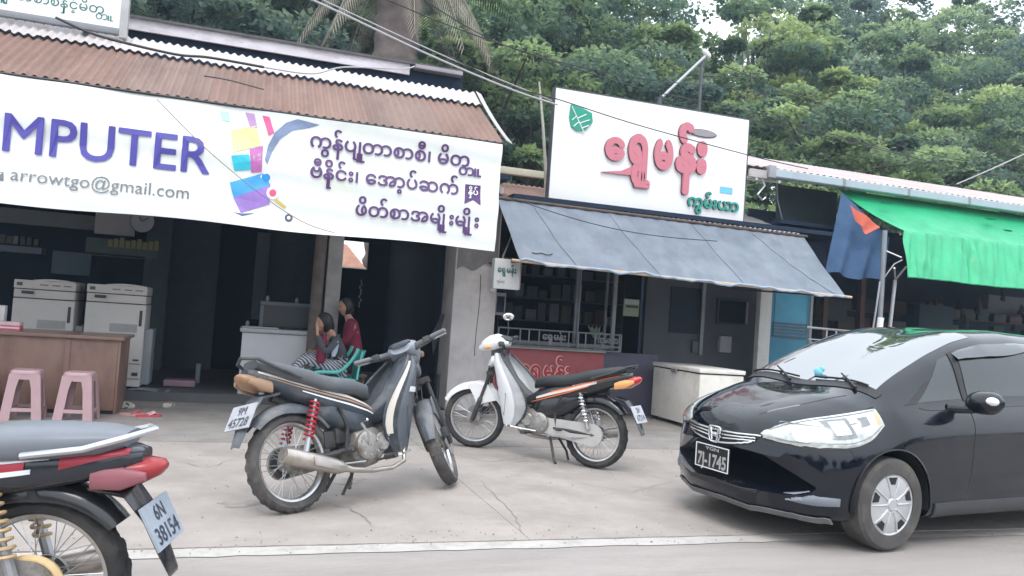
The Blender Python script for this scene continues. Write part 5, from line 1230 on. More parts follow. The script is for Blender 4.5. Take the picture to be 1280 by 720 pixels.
mb = MB(); mb.sheet(lambda u,v: near((.80+warpx(.8,-.78+1.56*u)+.02, -.78+1.56*u, .205), .012)+Vector((-.03*v, 0, -.035*v-.01)), 50, 2, (-.01,0,.004)); mb.build('lip_spoiler', mat('lip_grey', (.12,.12,.125), .45, var=.1, dirt=(.22,.2,.19), dscale=5), car)
pc = fr_(0,.475,.016)
mb = MB(); mb.bbox((pc.x,-.175,.475-.085),(pc.x+.012,.175,.475+.085),.004); pm = mb.build('number_plate', mat('plate_black', (.012,.012,.014), .35, var=0), car)
for a, b in (((-.170,.390),(.170,.397)),((-.170,.553),(.170,.560)),((-.175,.390),(-.166,.560)),((.166,.390),(.175,.560))):
    mb = MB(); mb.box((pc.x+.0125,a[0],a[1]),(pc.x+.0145,b[0],b[1])); mb.build('plate_border', white, pm, smooth=False)
for s_, z_, hh, wd in (('7J-1745',.410,.09,.30), ('YGN',.522,.022,.14), ('- - - -',.398,.012,.12)):
    if s_[0] == '-': continue
    V,F = glyphs(s_,0,.03); x1_ = max(v.x for v in V); k = wd/x1_; kz = hh/.73
    mb = MB(); mb.add([(pc.x+.0135, -wd/2+v.x*k, z_+v.y*kz) for v in V], F); mb.build('plate_lettering', white, pm, smooth=False)
# wipers
wm = mat('wiper_black', (.012,.012,.013), .4, var=0)
for a, b, c in (((.02,.50),(-.07,.05),(-.10,.55)), ((.03,-.10),(-.05,-.62),(-.08,-.08))):
    mb = MB()
    P0 = near((a[0],a[1],1.06),.02); P1 = near((-.10,(a[1]+b[1])/2,1.12),.03); P2 = near((b[0]-.03,b[1],1.1),.025)
    mb.tube([P0,P0.lerp(P1,.5)+Vector((0,0,.004)),P1], [.012,.008,.006], 6)
    mb.tube([near((-.045-.03*t,c[1]+(b[1]-c[1])*t,1.08),.018) for t in np.linspace(0,1,10)], .008, 5); mb.build('wiper', wm, car)
# inside glimpses: small pale blue toy on the dashboard behind the screen, drawn against it
mb = MB(); q_ = near((-.10,-.02,1.1),.012); 
# aerial-free roof; wheels
hubm = mat('hubcap_silver', (.56,.57,.58), .32, metal=.55, var=.06, scale=8, dirt=(.38,.36,.34), dscale=6, damt=.4)
carty = mat('car_tyre', (.07,.067,.065), .85, var=.2, scale=7, dirt=(.17,.155,.14), dscale=4, damt=.6)
for cx in (0,-2.5):
    for s_ in (1,-1):
        c = Vector((cx,.735*s_,.305)); Rt = .305
        mb = MB(); mb.lathe([(.10,-.09),(.20,-.095),(.235,-.10),(.285,-.098),(.303,-.08),(Rt,-.04),(Rt,.04),(.303,.080),(.285,.100),(.235,.104),(.205,.098),(.200,.08),(.10,.07)], c, 'y', 72)
        wh = mb.build('wheel', carty, car)
        mb = MB(); sg_ = s_; prof = [(.0,.098),(.035,.100),(.045,.092),(.09,.098),(.155,.092),(.190,.086),(.200,.092),(.203,.080)]
        mb.lathe([(r_,h*sg_) for r_,h in prof], c, 'y', 60); hc = mb.build('hubcap', hubm, wh)
        for k in range(5):
            a0 = R(90+72*k-9); a1 = R(90+72*k+9)
            def pp(r_, a, h): return c+Vector((r_*cos(a), h*s_, r_*sin(a)))
            mb = MB(); quad = [(.135,a0+.02),(.135,a1-.02),(.182,a1+.03),(.182,a0-.03)]
            vs = [pp(r_,a,.0975) for r_,a in quad]+[pp(r_,a,.08) for r_,a in quad]
            mb.add(vs, [(0,1,2,3),(7,6,5,4),(0,4,5,1),(1,5,6,2),(2,6,7,3),(3,7,4,0)]); mb.build('hubcap_slot', gd, hc, smooth=False)
            for da in (-17,17):
                mb = MB(); a = R(90+72*k+da); mb.tube([pp(.05,a*1.0,.094), pp(.12,a,.100), pp(.192,a,.090)], [.008,.006,.004], 6); mb.build('hubcap_rib', hubm, hc)
        mb = MB()
        for k in range(44):
            a = 2*pi*k/44; mb.add([pp2 for pp2 in (c+Vector((Rt*.990*cos(a),-.085,Rt*.990*sin(a))), c+Vector((1.004*Rt*cos(a),.06*s_,1.004*Rt*sin(a))), c+Vector((1.004*Rt*cos(a+.06),.06*s_,1.004*Rt*sin(a+.06))))], [(0,1,2)])
        # wheel well liner
        mb = MB(); mb.lathe([(.05,.49*s_),(.352,.49*s_),(.352,.835*s_)], (cx,0,.315), 'y', 48, R(-10), R(190)); mb.build('wheel_well', trim, car)
        mb = MB(); mb.tube([near((cx+.357*cos(a), .86*s_, .315+.357*sin(a)), .001) for a in np.linspace(R(-8),R(188),40)], .006, 6); mb.build('arch_lip', blackp, car)
B_ = MB(); B_.box((-2.2,-.6,.14),(-.4,.6,.20)); B_.build('underfloor', trim, car, smooth=False)
# toy on the dashboard
tz = near((-.16,.02,1.1), .0)
mb = MB(); mb.ball(tz+Vector((.02,0,.012)), (.012,.045,.03), 12, 8); mb.ball(tz+Vector((.015,.03,.035)), (.012,.028,.022), 12, 8); mb.build('dashboard_toy', mat('toy_blue', (.22,.58,.72), .6, var=.2, scale=30), car)
# ================================================================ THINGS IN FRONT OF AND INSIDE THE COMPUTER SHOP
dk = at(155,421,Y=9.2)
dx1 = at(157,420,Y=9.2).x; dz = (at(155,421,Y=9.2).z+at(0,414,Y=9.2).z)/2
desk = thing('wooden_desk', 'dark brown wooden counter desk behind the pink stools', 'desk', (dx1-1,9.5,0))
wood = mat('desk_wood', (.20,.115,.09), .5, var=.3, scale=5, stretch=(1,1,.35), coat=.15, dirt=(.30,.20,.16), dscale=2, damt=.6)
woodt = mat('desk_top_wood', (.24,.15,.12), .4, var=.25, scale=6, stretch=(.2,1,1), coat=.2)
B('top', woodt, desk, (dx1-2.6,9.15,dz-.035), (dx1+.0,9.95,dz), .006)
B('front_panel', wood, desk, (dx1-2.56,9.20,.04), (dx1-.06,9.225,dz-.036), .003)
B('end_panel', wood, desk, (dx1-.058,9.20,0), (dx1-.035,9.90,dz-.036), .003)
for x in (dx1-1.3, dx1-2.1, dx1-.55): B('batten', wood, desk, (x,9.188,.04), (x+.05,9.199,dz-.04), .003)
B('plinth', blk, desk, (dx1-2.55,9.22,0), (dx1-.06,9.9,.04))
p = at(8,406,Y=9.45)
bx = thing('tissue_box', 'small pink and white box lying on the wooden desk', 'box', (p.x-.1,9.4,dz))
B('lower', mat('box_pink', (.62,.14,.20), .5, var=.1), bx, (p.x-.20,9.36,dz), (p.x+.14,9.52,dz+.05), .004)
B('upper', mat('box_pale', (.70,.50,.50), .5, var=.1), bx, (p.x-.20,9.362,dz+.051), (p.x+.14,9.518,dz+.085), .004)
B('stripe', white, bx, (p.x-.199,9.355,dz+.02), (p.x+.139,9.3595,dz+.035))
p = at(2,388,Y=9.7); B_o = MB(); B_o.bbox((p.x-.1,9.7,dz),(p.x+.03,9.8,dz+.24),.008); tag(B_o.build('white_carton', white), 'white carton standing at the left end of the desk, cut by the photo edge', 'carton')
# ---- plastic stools
pinkst = mat('stool_pink', (.42,.28,.30), .4, var=.05, scale=3, dirt=(.30,.21,.22), dscale=4, damt=.4)
def stool(label, loc, rot):
    t = thing('plastic_stool', label, 'stool', loc, rot, 'pink plastic stools in front of the desk')
    h = .47; a, b = .125, .175
    def q(z): return a+(b-a)*(1-z/h)
    mb = MB(); rg = []
    for z, k in ((h-.035,1.02),(h-.012,1.02),(h,.94),(h+.001,.5)):
        r_ = q(z)*k; rg.append([Vector((r_*math.copysign(abs(cos(u))**.35,cos(u)), r_*math.copysign(abs(sin(u))**.35,sin(u)), z)) for u in np.linspace(0,2*pi,33)[:-1]])
    mb.loft(rg); mb.build('seat', pinkst, t)
    for sx_ in (-1,1):
        for sy_ in (-1,1):
            mb = MB(); rg = []
            for z, w_ in ((0,.085),(.06,.082),(.30,.080),(.38,.090),(h-.034,.115)):
                r_ = q(z); th = .012
                pl_ = [(r_,r_),(r_-w_,r_),(r_-w_,r_-th),(r_-th,r_-th),(r_-th,r_-w_),(r_,r_-w_)]
                rg.append([Vector((sx_*x,sy_*y,z)) for x,y in pl_])
            mb.loft(rg); mb.build('leg', pinkst, t, smooth=False)
    for k in range(4):
        M_ = Matrix.Rotation(pi/2*k, 3, 'Z')
        for z0, z1 in ((.085,.118),(h-.085,h-.036)):
            mb = MB(); r0, r1 = q(z0)-.002, q(z1)-.002; w0, w1 = q(z0)-.05, q(z1)-.07
            vs = [(-w0,r0,z0),(w0,r0,z0),(w1,r1,z1),(-w1,r1,z1),(-w0,r0-.01,z0),(w0,r0-.01,z0),(w1,r1-.01,z1),(-w1,r1-.01,z1)]
            mb.add([M_@Vector(v) for v in vs], [(0,1,2,3),(7,6,5,4),(0,4,5,1),(1,5,6,2),(2,6,7,3),(3,7,4,0)]); mb.build('rail', pinkst, t, smooth=False)
    return t
s0 = stool('pink plastic stool nearest the right end of the wooden desk', (at(105,525,Z=0).x+.0,8.78,0), R(2))
s0.location = (-1.46,8.78,0); s0.rotation_euler.z = R(-3)
dup(s0, (-1.92,8.80,0), R(3), 'pink plastic stool in the middle, left of the one at the desk end')
dup(s0, (-2.36,8.86,0), R(-2), 'pink plastic stool cut off by the left edge of the photo')
# ---- slippers
def slipper(label, loc, rot, m, m2, tilt=0.):
    t = thing('slipper', label, 'slipper', loc, rot, 'slippers left in front of the shop')
    sole = [(.13*cos(u)*(1.0), (.042+.008*cos(u))*sin(u)) for u in np.linspace(0,2*pi,25)[:-1]]
    mb = MB(); mb.prism(sole, 0, .022, 'xy'); mb.xf(Matrix.Rotation(tilt,4,'X')); mb.v = [v+Vector((0,0,.03*abs(sin(tilt)))) for v in mb.v]; mb.build('sole', m, t, smooth=False)
    for s_ in (-1,1):
        mb = MB(); mb.tube([(.08,0,.022),(.05,.03*s_,.05),(-.01,.045*s_,.024)], [.006,.009,.007], 6); mb.xf(Matrix.Rotation(tilt,4,'X')); mb.build('strap', m2, t)
    return t
wsl = mat('slipper_cream', (.62,.60,.54), .6, var=.05); rsl = mat('slipper_red', (.50,.07,.09), .5, var=.05); ppl = mat('slipper_salmon', (.55,.30,.27), .5, var=.05)
p = at(158,508,Z=0); slipper('grey white slipper lying on its side against the desk corner', (p.x,9.75,0), R(-35), wsl, dgrey, 0.9)
p = at(211,507,Z=0); slipper('cream slipper standing alone near the shop floor edge', (p.x,p.y-.1,0), R(70), wsl, mat('slipper_brown', (.25,.18,.13), .6), .3)
p = at(186,521,Z=0); slipper('bright red slipper on the concrete right of the salmon one', (p.x,p.y,0), R(20), rsl, mat('strap_pink', (.75,.45,.48), .5), .0)
p = at(166,519,Z=0); slipper('faded salmon slipper beside the bright red one', (p.x,p.y,0), R(-5), ppl, rsl, .0)
# ---- photocopiers
cop = mat('copier_grey', (.68,.65,.62), .5, var=.04, scale=2, dirt=(.48,.44,.42), dscale=2, damt=.4)
cop2 = mat('copier_dark', (.05,.055,.06), .4, var=0)
def copier(label, x0, x1, z1):
    t = thing('photocopier', label, 'photocopier', ((x0+x1)/2,10.7,.11), 0, 'photocopiers in the computer shop')
    w_ = x1-x0; y0 = 10.62; y1 = 11.2; b = .11
    B('cabinet', cop, t, (x0,y0,b+.03), (x1,y1,z1-.26), .012)
    B('printer_band', cop, t, (x0+.005,y0-.01,z1-.25), (x1-.005,y1,z1-.155), .008)
    B('scanner_head', cop, t, (x0,y0-.02,z1-.145), (x1,y1,z1-.045), .012)
    mb = MB(); mb.sheet(lambda u,v: (x0+.2*w_*(1-u)+(x1-x0-.01)*u*1.0 if False else x0+w_*(.30+.68*u), y0+.0+.5*v, z1-.04+.02*sin(pi*u)), 10, 2, (0,0,-.02)); mb.build('document_lid', cop, t, world=True)
    B('control_panel', cop2, t, (x0+.14*w_,y0-.05,z1-.205), (x0+.33*w_,y0-.022,z1-.17), .006)
    B('display', mat('copier_display', (.10,.13,.14), .2, var=0), t, (x0+.05*w_,y0-.026,z1-.115), (x0+.14*w_,y0-.021,z1-.075))
    for a in (.42,.62,.80): B('button_row', mat('copier_mark', (.24,.235,.23), .5, var=0), t, (x0+a*w_,y0-.024,z1-.10), (x0+(a+.13)*w_,y0-.021,z1-.085))
    B('gap', cop2, t, (x0+.004,y0-.003,z1-.262), (x1-.004,y1-.01,z1-.250)); B('gap', cop2, t, (x0+.004,y0-.006,z1-.156), (x1-.004,y1-.01,z1-.144))
    B('handle_slot', cop2, t, (x1-.10*w_,y0-.004,z1-.52), (x1-.05*w_,y0-.001,z1-.33))
    B('paper_pile', mat('copier_pale', (.43,.42,.41), .6, var=.1), t, (x0+.42*w_,y0-.004,z1-.60), (x1-.12*w_,y0+.0,z1-.50))
    for z in (b+.12, b+.30): B('drawer_gap', cop2, t, (x0+.01,y0-.004,z), (x1-.01,y0-.0,z+.008))
    B('drawer_handle', cop2, t, (x1-.15*w_,y0-.006,b+.16), (x1-.05*w_,y0-.001,b+.20)); B('drawer_handle', cop2, t, (x1-.15*w_,y0-.006,b+.34), (x1-.05*w_,y0-.001,b+.36))
    B('side_tray', mat('copier_side', (.30,.33,.36), .5, var=.05), t, (x1+.002,y0+.1,b+.05), (x1+.09,y1-.1,z1-.55), .01)
    for x in (x0+.03,x1-.07):
        for y in (y0+.03,y1-.07): B('caster', cop2, t, (x,y,b), (x+.04,y+.04,b+.03))
    return t
cz = at(145,352,Y=10.6).z
copier('grey photocopier on the right, next to the end of the desk', at(105,400,Y=10.6).x, at(181,400,Y=10.6).x, cz)
copier('grey photocopier on the left, half hidden behind the desk', at(13,400,Y=10.6).x, at(91,400,Y=10.6).x, at(50,346,Y=10.6).z)
# ---- low pale things on the shop floor
p = at(205,468,Y=11.0); q = at(244,476,Y=11.0); mb = MB(); mb.bbox((p.x,11,.12),(q.x,11.3,.20),.01); tag(mb.build('folded_box', mat('dusty_pink', (.38,.25,.30), .6)), 'flat dusty pink box lying on the dark shop floor', 'box')
p = at(246,445,Y=11.5); mb = MB(); mb.bbox((p.x,11.5,.12),(p.x+.06,11.56,.38),.01); tag(mb.build('grey_bottle_carton', mat('pale_grey_c', (.25,.28,.31), .6)), 'narrow grey carton standing on the dark shop floor', 'carton')
mb = MB(); p = at(190,478,Y=10.5); mb.sheet(lambda u,v: (p.x-.25+.45*u,10.45+.3*v,.118+.01*sin(u*6)), 8, 3, (0,0,-.004)); tag(mb.build('floor_cloth', mat('grey_rag', (.26,.28,.31), .8)), 'grey rag lying at the foot of the right photocopier', 'rag')
# ---- white counter with a glass top case
cy = 10.5; cx0 = at(298,450,Y=cy).x; cx1 = at(402,450,Y=cy).x; czt = (at(300,407,Y=cy).z+at(395,415,Y=cy).z)/2
ct = thing('white_counter', 'pale grey shop counter with a rounded edge behind the seated person', 'counter', ((cx0+cx1)/2,cy+.3,.11))
B('body', mat('counter_white', (.60,.61,.64), .5, var=.05, scale=2), ct, (cx0+.02,cy,.11), (cx1,cy+.55,czt-.07), .01)
B('top', mat('counter_top', (.42,.44,.46), .4, var=.05), ct, (cx0-.01,cy-.03,czt-.065), (cx1+.02,cy+.58,czt-.01), .02)
B('glass_sheet', mat('counter_glass', (.32,.36,.38), .1, var=0), ct, (cx0+.01,cy-.02,czt-.008), (cx0+.45,cy+.3,czt+.012), .004)
mt = thing('monitor', 'old black framed monitor standing on the pale counter', 'monitor', (cx0+.55,cy+.3,czt))
my = cy+.28; mp = at(326,376,Y=my); mq = at(389,404,Y=my)
B('screen', cop2, mt, (mp.x+.035,my,czt+.02), (mq.x-.02,my+.03,mp.z-.04))
for a, b in (((mp.x,my-.02,mp.z-.05),(mq.x,my+.05,mp.z)), ((mp.x,my-.021,czt),(mp.x+.045,my+.05,mp.z-.051)), ((mq.x-.03,my-.021,czt),(mq.x,my+.05,mp.z-.051))): B('frame', mat('monitor_frame', (.13,.15,.17), .5, var=.1), mt, a, b, .006)
B('foot', cop2, mt, (mp.x+.1,my+.05,czt), (mq.x-.1,my+.15,czt+.02), .004)
for u in (312,335,372):
    p = at(u,372,Y=my); mb = MB(); mb.lathe([(0,0),(.022,0),(.022,.05),(.01,.07),(0,.07)], (p.x,my+.1,mp.z+.002 if u>320 else czt), 'z', 10); tag(mb.build('small_jar', mat('jar_grey', (.25,.28,.31), .3)), {312:'small grey jar on the counter left of the monitor',335:'small grey jar on the left of the monitor top',372:'small grey jar on the right of the monitor top'}[u], 'jar')
# ================================================================ PEOPLE
skin = mat('skin', (.42,.235,.165), .5, var=.05, scale=10); hair = mat('black_hair', (.012,.011,.012), .45, var=.2, scale=30, stretch=(1,1,.1))
def head(parent, c, yaw, r, bun=True, look=0.):
    """head centred at c facing yaw (0 = +x), face features and hair as children"""
    M_ = Matrix.Translation(c) @ Matrix.Rotation(yaw,4,'Z') @ Matrix.Rotation(look,4,'Y')
    mb = MB(); mb.ball((0,0,0),(r*.92,r*.78,r*1.12),22,16)
    for i, v in enumerate(mb.v):
        if v.z < -.2*r: k = (-v.z/r-.2)*.35; v.y *= 1-k; v.x = v.x*(1-k*.35)+.08*r*k
    mb.ball((.90*r,0,-.12*r),(.14*r,.11*r,.17*r),10,7)
    for s_ in (-1,1): mb.ball((0,.78*r*s_,-.05*r),(.16*r,.07*r,.24*r),10,7)
    mb.xf(M_); h = mb.build('face', skin, parent, world=True)
    for s_ in (-1,1):
        mb = MB(); mb.ball((.80*r,.28*r*s_,.03*r),(.07*r,.13*r,.06*r),10,6); mb.xf(M_); mb.build('eye', mat('eye_dark', (.03,.02,.02), .2, var=0), h, world=True)
    mb = MB(); mb.ball((.80*r,0,-.48*r),(.07*r,.20*r,.05*r),10,6); mb.xf(M_); mb.build('mouth', mat('lips', (.35,.10,.09), .5, var=0), h, world=True)
    mb = MB(); mb.ball((-.12*r,0,.10*r),(.98*r,.90*r,1.15*r),20,14)
    mb.v = [Vector((min(v.x, .28*r+.50*max(0,v.z)) , v.y, v.z)) for v in mb.v]
    if bun: mb.ball((-.75*r,0,-.35*r),(.45*r,.5*r,.75*r),12,9)
    mb.xf(M_); mb.build('hair', hair, parent, world=True)
    return h
PY = 9.75
def J(u, v, dy, *r): p = at(u,v,Y=PY); return (p.x, PY+dy, p.z)+r
hc_ = Vector(J(405,404,0)[:3])
fl = .11
per = thing('person', 'person in dark jacket and striped trousers reclining in the teal chair', 'person', (hc_.x+.1,PY,fl))
def rel(jt): return {k: tuple(Vector(v[:3])-Vector(per.location))+tuple(v[3:]) for k, v in jt.items()}
jo = dict(pel=J(422,460,0,.115,.10), bel=J(424,447,0,.10,.11), che=J(423,432,0,.115,.15), nek=J(415,418,0,.05), hed=J(410,410,0,.055),
    shL=J(421,424,-.16,.055), elL=J(404,441,-.24,.036), wrL=J(396,418,-.13,.022), paL=J(395,411,-.09,.026,.016),
    f1=J(398,408,-.075,.0085), g1=J(401,407,-.06,.007), f2=J(397,406,-.08,.0085), g2=J(401,404,-.06,.007), f3=J(396,404.5,-.085,.0085), g3=J(400,401.5,-.065,.007), f4=J(394.5,404,-.095,.008), g4=J(398,400,-.075,.0065), th_=J(399,412,-.07,.009), tt=J(402,410,-.055,.0075),
    shR=J(425,422,.16,.055), elR=J(411,443,.22,.04), wrR=J(394,441,.12,.027), paR=J(388,441,.07,.026,.016),
    r1=J(384,440,.05,.0085), r2=J(384,442,.08,.0085), r3=J(385,444,.10,.008), r4=J(386,438,.04,.008), rt_=J(388,437,.10,.009),
    hiL=J(418,460,-.10,.09), knL=J(378,446,-.13,.062), anL=J(360,472,-.14,.038), toL=J(349,478,-.14,.03), hiR=J(418,459,.10,.09), knR=J(386,444,.09,.062), anR=J(362,466,.06,.038), toR=J(350,472,.04,.03))
lk = [('pel','bel'),('bel','che'),('che','nek'),('nek','hed'),('che','shL'),('shL','elL'),('elL','wrL'),('wrL','paL'),('paL','f1'),('f1','g1'),('paL','f2'),('f2','g2'),('paL','f3'),('f3','g3'),('paL','f4'),('f4','g4'),('paL','th_'),('th_','tt'),
    ('che','shR'),('shR','elR'),('elR','wrR'),('wrR','paR'),('paR','r1'),('paR','r2'),('paR','r3'),('paR','r4'),('paR','rt_'),('pel','hiL'),('hiL','knL'),('knL','anL'),('anL','toL'),('pel','hiR'),('hiR','knR'),('knR','anR'),('anR','toR')]
skinmesh('body', skin, per, rel(jo), lk)
def cloth(nm, m, keys, links, grow, par=None, J_=None):
    d = {}
    for k in keys:
        v = (J_ or jo)[k]; gg = grow+(.022 if k in ('pel','bel','che') else 0); d[k] = tuple(Vector(v[:3])-Vector((par or per).location))+tuple(r_+gg for r_ in v[3:])
    return skinmesh(nm, m, par or per, d, links)
jack = mat('jacket_dark', (.06,.065,.08), .8, var=.15, scale=8)
cloth('jacket', jack, ['pel','bel','che','nek','shL','elL','wrL','shR','elR','wrR'], [('pel','bel'),('bel','che'),('che','nek'),('che','shL'),('shL','elL'),('elL','wrL'),('che','shR'),('shR','elR'),('elR','wrR')], .016)
# striped trousers
sm_ = mat('striped_cloth', (.5,.5,.5), .8, var=0); nt = sm_.node_tree; w_ = nt.nodes.new('ShaderNodeTexWave'); w_.inputs['Scale'].default_value = 13; w_.bands_direction = 'DIAGONAL'; w_.inputs['Distortion'].default_value = 1.5; w_.inputs['Detail'].default_value = 1
rp = nt.nodes.new('ShaderNodeValToRGB'); rp.color_ramp.elements[0].color = (.05,.06,.09,1); rp.color_ramp.elements[1].color = (.42,.44,.47,1); rp.color_ramp.elements[0].position = .42; rp.color_ramp.elements[1].position = .52
tc = nt.nodes.new('ShaderNodeTexCoord'); nt.links.new(tc.outputs['Object'], w_.inputs['Vector']); nt.links.new(w_.outputs['Fac'], rp.inputs[0]); nt.links.new(rp.outputs[0], nt.nodes['Principled BSDF'].inputs['Base Color'])
cloth('trousers', sm_, ['pel','hiL','knL','anL','hiR','knR','anR'], [('pel','hiL'),('hiL','knL'),('knL','anL'),('pel','hiR'),('hiR','knR'),('knR','anR')], .014)
mar = mat('maroon_cloth', (.17,.015,.04), .8, var=.15, scale=8)
mb = MB(); a = Vector(J(404,418,-.13)[:3]); b = Vector(J(398,452,-.20)[:3])
mb.loft([[a.lerp(b,t)+Vector((.05*w_k*cos(u),.06*w_k*sin(u),.02*sin(u*3))) for u in np.linspace(0,2*pi,15)[:-1]] for t, w_k in ((0,.6),(.2,.9),(.5,1.1),(.8,1.2),(1,.7))]); mb.build('scarf', mar, per, world=True)
mb = MB(); a = Vector(J(419,425,-.19)[:3]); b = Vector(J(414,444,-.235)[:3]); mb.loft([[a.lerp(b,t)+Vector((.035*k_*cos(u),.02*sin(u),.0)) for u in np.linspace(0,2*pi,11)[:-1]] for t,k_ in ((0,.5),(.3,1),(.7,1),(1,.6))]); mb.build('pale_sleeve_panel', mat('pale_blue_cloth', (.34,.38,.48), .8), per, world=True)
for s_, kk in ((-1,'toL'),(1,'toR')):
    v = Vector(jo[kk][:3]); mb = MB(); mb.ball(v+Vector((-.02,0,0)),(.10,.045,.04),12,8); mb.build('sock', mar, per, world=True)
head(per, hc_, R(190), .105, True, R(8))
# phone in the hand
pp_ = Vector(J(396,406,-.10)[:3])
# teal chair
ch = thing('plastic_chair', 'teal plastic armchair holding the reclining person', 'chair', (per.location.x+.12,PY,fl))
teal2 = mat('teal_plastic', (.10,.48,.44), .35, var=.05)
sz = at(424,469,Y=PY).z; cxm = at(428,465,Y=PY).x
mb = MB(); mb.sheet(lambda u,v: (cxm-.30+.42*u, PY-.22+.44*v, sz-.02+.03*(2*v-1)**2-.03*u), 12, 10, (0,0,-.02)); mb.build('seat', teal2, ch, world=True)
mb = MB(); mb.sheet(lambda u,v: (cxm+.10+.10*u**1.2-.05*(1-(2*v-1)**2)*0+.04-.06*(2*v-1)**2*u, PY-.23+.46*v, sz-.03+.34*u), 14, 12, (.02,0,0)); mb.build('back', teal2, ch, world=True)
for s_ in (-1,1):
    P3 = [Vector(J(u,v,0)[:3])+Vector((0,.27*s_,0)) for u,v in ((386,467),(392,463),(405,462.5),(420,462),(432,453),(441,441),(444,434))]
    mb = MB(); mb.tube([crv(P3,t) for t in np.linspace(0,1,26)], .020, 8); mb.build('armrest', teal2, ch, world=True)
    for dx in (-.28,.12):
        mb = MB(); mb.tube([(cxm+dx,PY+.2*s_,sz-.03),(cxm+dx*1.15,PY+.24*s_,fl)], [.022,.016], 8); mb.build('leg', teal2, ch, world=True)
    mb = MB(); mb.tube([P3[0],(cxm-.26,PY+.23*s_,sz-.03)], .018, 8); mb.build('arm_post', teal2, ch, world=True)
# second person behind
PY = 10.25
h2 = Vector(J(432,384,0)[:3])
per2 = thing('person', 'person with dark hair and maroon top sitting behind the teal chair', 'person', (h2.x,PY,fl))
jo2 = dict(pel=J(441,452,0,.12,.11), che=J(441,415,0,.11,.14), nek=J(436,398,0,.05), hed=J(433,390,0,.05), shL=J(438,404,-.15,.055), elL=J(430,428,-.2,.042), wrL=J(412,425,-.16,.028), paL=J(407,423,-.15,.028,.016), f1=J(404,422,-.14,.009), f2=J(404,424,-.16,.009), f3=J(405,425,-.18,.008), f4=J(405,420,-.12,.008), th_=J(407,420,-.17,.009),
    shR=J(444,403,.15,.055), elR=J(440,428,.2,.042), wrR=J(420,436,.12,.028), paR=J(415,437,.1,.028,.016), r1=J(411,437,.08,.009), r2=J(411,439,.1,.009), r3=J(412,440,.12,.008), r4=J(412,436,.06,.008), rt_=J(415,434,.12,.009),
    hiL=J(436,455,-.1,.09), knL=J(408,452,-.12,.06), anL=J(410,492,-.12,.04), toL=J(400,495,-.12,.032), hiR=J(436,455,.1,.09), knR=J(408,452,.1,.06), anR=J(410,490,.1,.04), toR=J(400,493,.1,.032))
lk2 = [('pel','che'),('che','nek'),('nek','hed'),('che','shL'),('shL','elL'),('elL','wrL'),('wrL','paL'),('paL','f1'),('paL','f2'),('paL','f3'),('paL','f4'),('paL','th_'),('che','shR'),('shR','elR'),('elR','wrR'),('wrR','paR'),('paR','r1'),('paR','r2'),('paR','r3'),('paR','r4'),('paR','rt_'),('pel','hiL'),('hiL','knL'),('knL','anL'),('anL','toL'),('pel','hiR'),('hiR','knR'),('knR','anR'),('anR','toR')]
d2 = {k: tuple(Vector(v[:3])-Vector(per2.location))+tuple(v[3:]) for k, v in jo2.items()}
skinmesh('body', skin, per2, d2, lk2)
cloth('top', mar, ['pel','che','nek','shL','elL','wrL','shR','elR','wrR'], [('pel','che'),('che','nek'),('che','shL'),('shL','elL'),('elL','wrL'),('che','shR'),('shR','elR'),('elR','wrR')], .018, per2, jo2)
cloth('skirt', jack, ['pel','hiL','knL','anL','hiR','knR','anR'], [('pel','hiL'),('hiL','knL'),('knL','anL'),('pel','hiR'),('hiR','knR'),('knR','anR')], .02, per2, jo2)
head(per2, h2, R(200), .10, True, R(5))
st2 = thing('stool_behind', 'dark low bench under the person in the maroon top', 'bench', (per2.location.x+.05,PY,fl))
zs2 = at(440,462,Y=PY).z
B('seat', wood_d, st2, (st2.location.x-.10,PY-.2,zs2-.08), (st2.location.x+.25,PY+.2,zs2-.04), .006)
for x in (-.08,.2):
    for y in (-.17,.14): B('leg', wood_d, st2, (st2.location.x+x,PY+y,fl), (st2.location.x+x+.03,PY+y+.03,zs2-.081))

# ================================================================ STOCK IN THE DARK INTERIORS
random.seed(31)
def packets(prefix, group, spots, cols):
    for i, (x, y, z, w, d, h) in enumerate(spots):
        c = random.choice(cols); mb = MB(); mb.bbox((x,y,z),(x+w,y+d,z+h),.006)
        tag(mb.build('packet', mat('pack_%d_%d' % (int(c[0]*999), int(c[2]*999)), c, .6, var=.1)), prefix % (i+1), 'packet', group)
ordn = ['first','second','third','fourth','fifth','sixth','seventh','eighth','ninth','tenth','eleventh','twelfth']
darkc = [(.08,.085,.09),(.05,.07,.10),(.10,.09,.075),(.04,.07,.07),(.11,.06,.06),(.16,.165,.18)]
def row(desc, group, n, x0, x1, y, z, hmin, hmax):
    xs_ = np.linspace(x0, x1, n+1)
    for i in range(n):
        w = (xs_[1]-xs_[0])*random.uniform(.6,.92); c = random.choice(darkc); mb = MB(); mb.bbox((xs_[i],y,z),(xs_[i]+w,y+.12,z+random.uniform(hmin,hmax)),.006)
        tag(mb.build('packet', mat('pack_%d_%d' % (int(c[0]*999), int(c[2]*999)), c, .6, var=.1)), '%s packet from the left on the %s' % (ordn[i], desc), 'packet', group)
sh = thing('goods_shelf', 'dark goods shelf behind the window of the betel shop', 'shelf', (4.6,12.4,.09))
for z in (1.25,1.62,2.0): B('board', wood_d, sh, (3.9,12.3,z), (6.1,12.6,z+.02))
for x in (3.88,6.1): B('side', wood_d, sh, (x,12.3,.09), (x+.02,12.6,2.4))
row('top board of the betel shop shelf','packets on the betel shop shelf',9,3.95,6.05,12.35,2.021,.12,.28)
row('middle board of the betel shop shelf','packets on the betel shop shelf',10,3.95,6.05,12.35,1.641,.12,.3)
row('lowest board of the betel shop shelf','packets on the betel shop shelf',10,3.95,6.05,12.35,1.271,.12,.3)
sh = thing('goods_shelf', 'dark stock shelf at the back of the tarp stall', 'shelf', (14,13.2,.08))
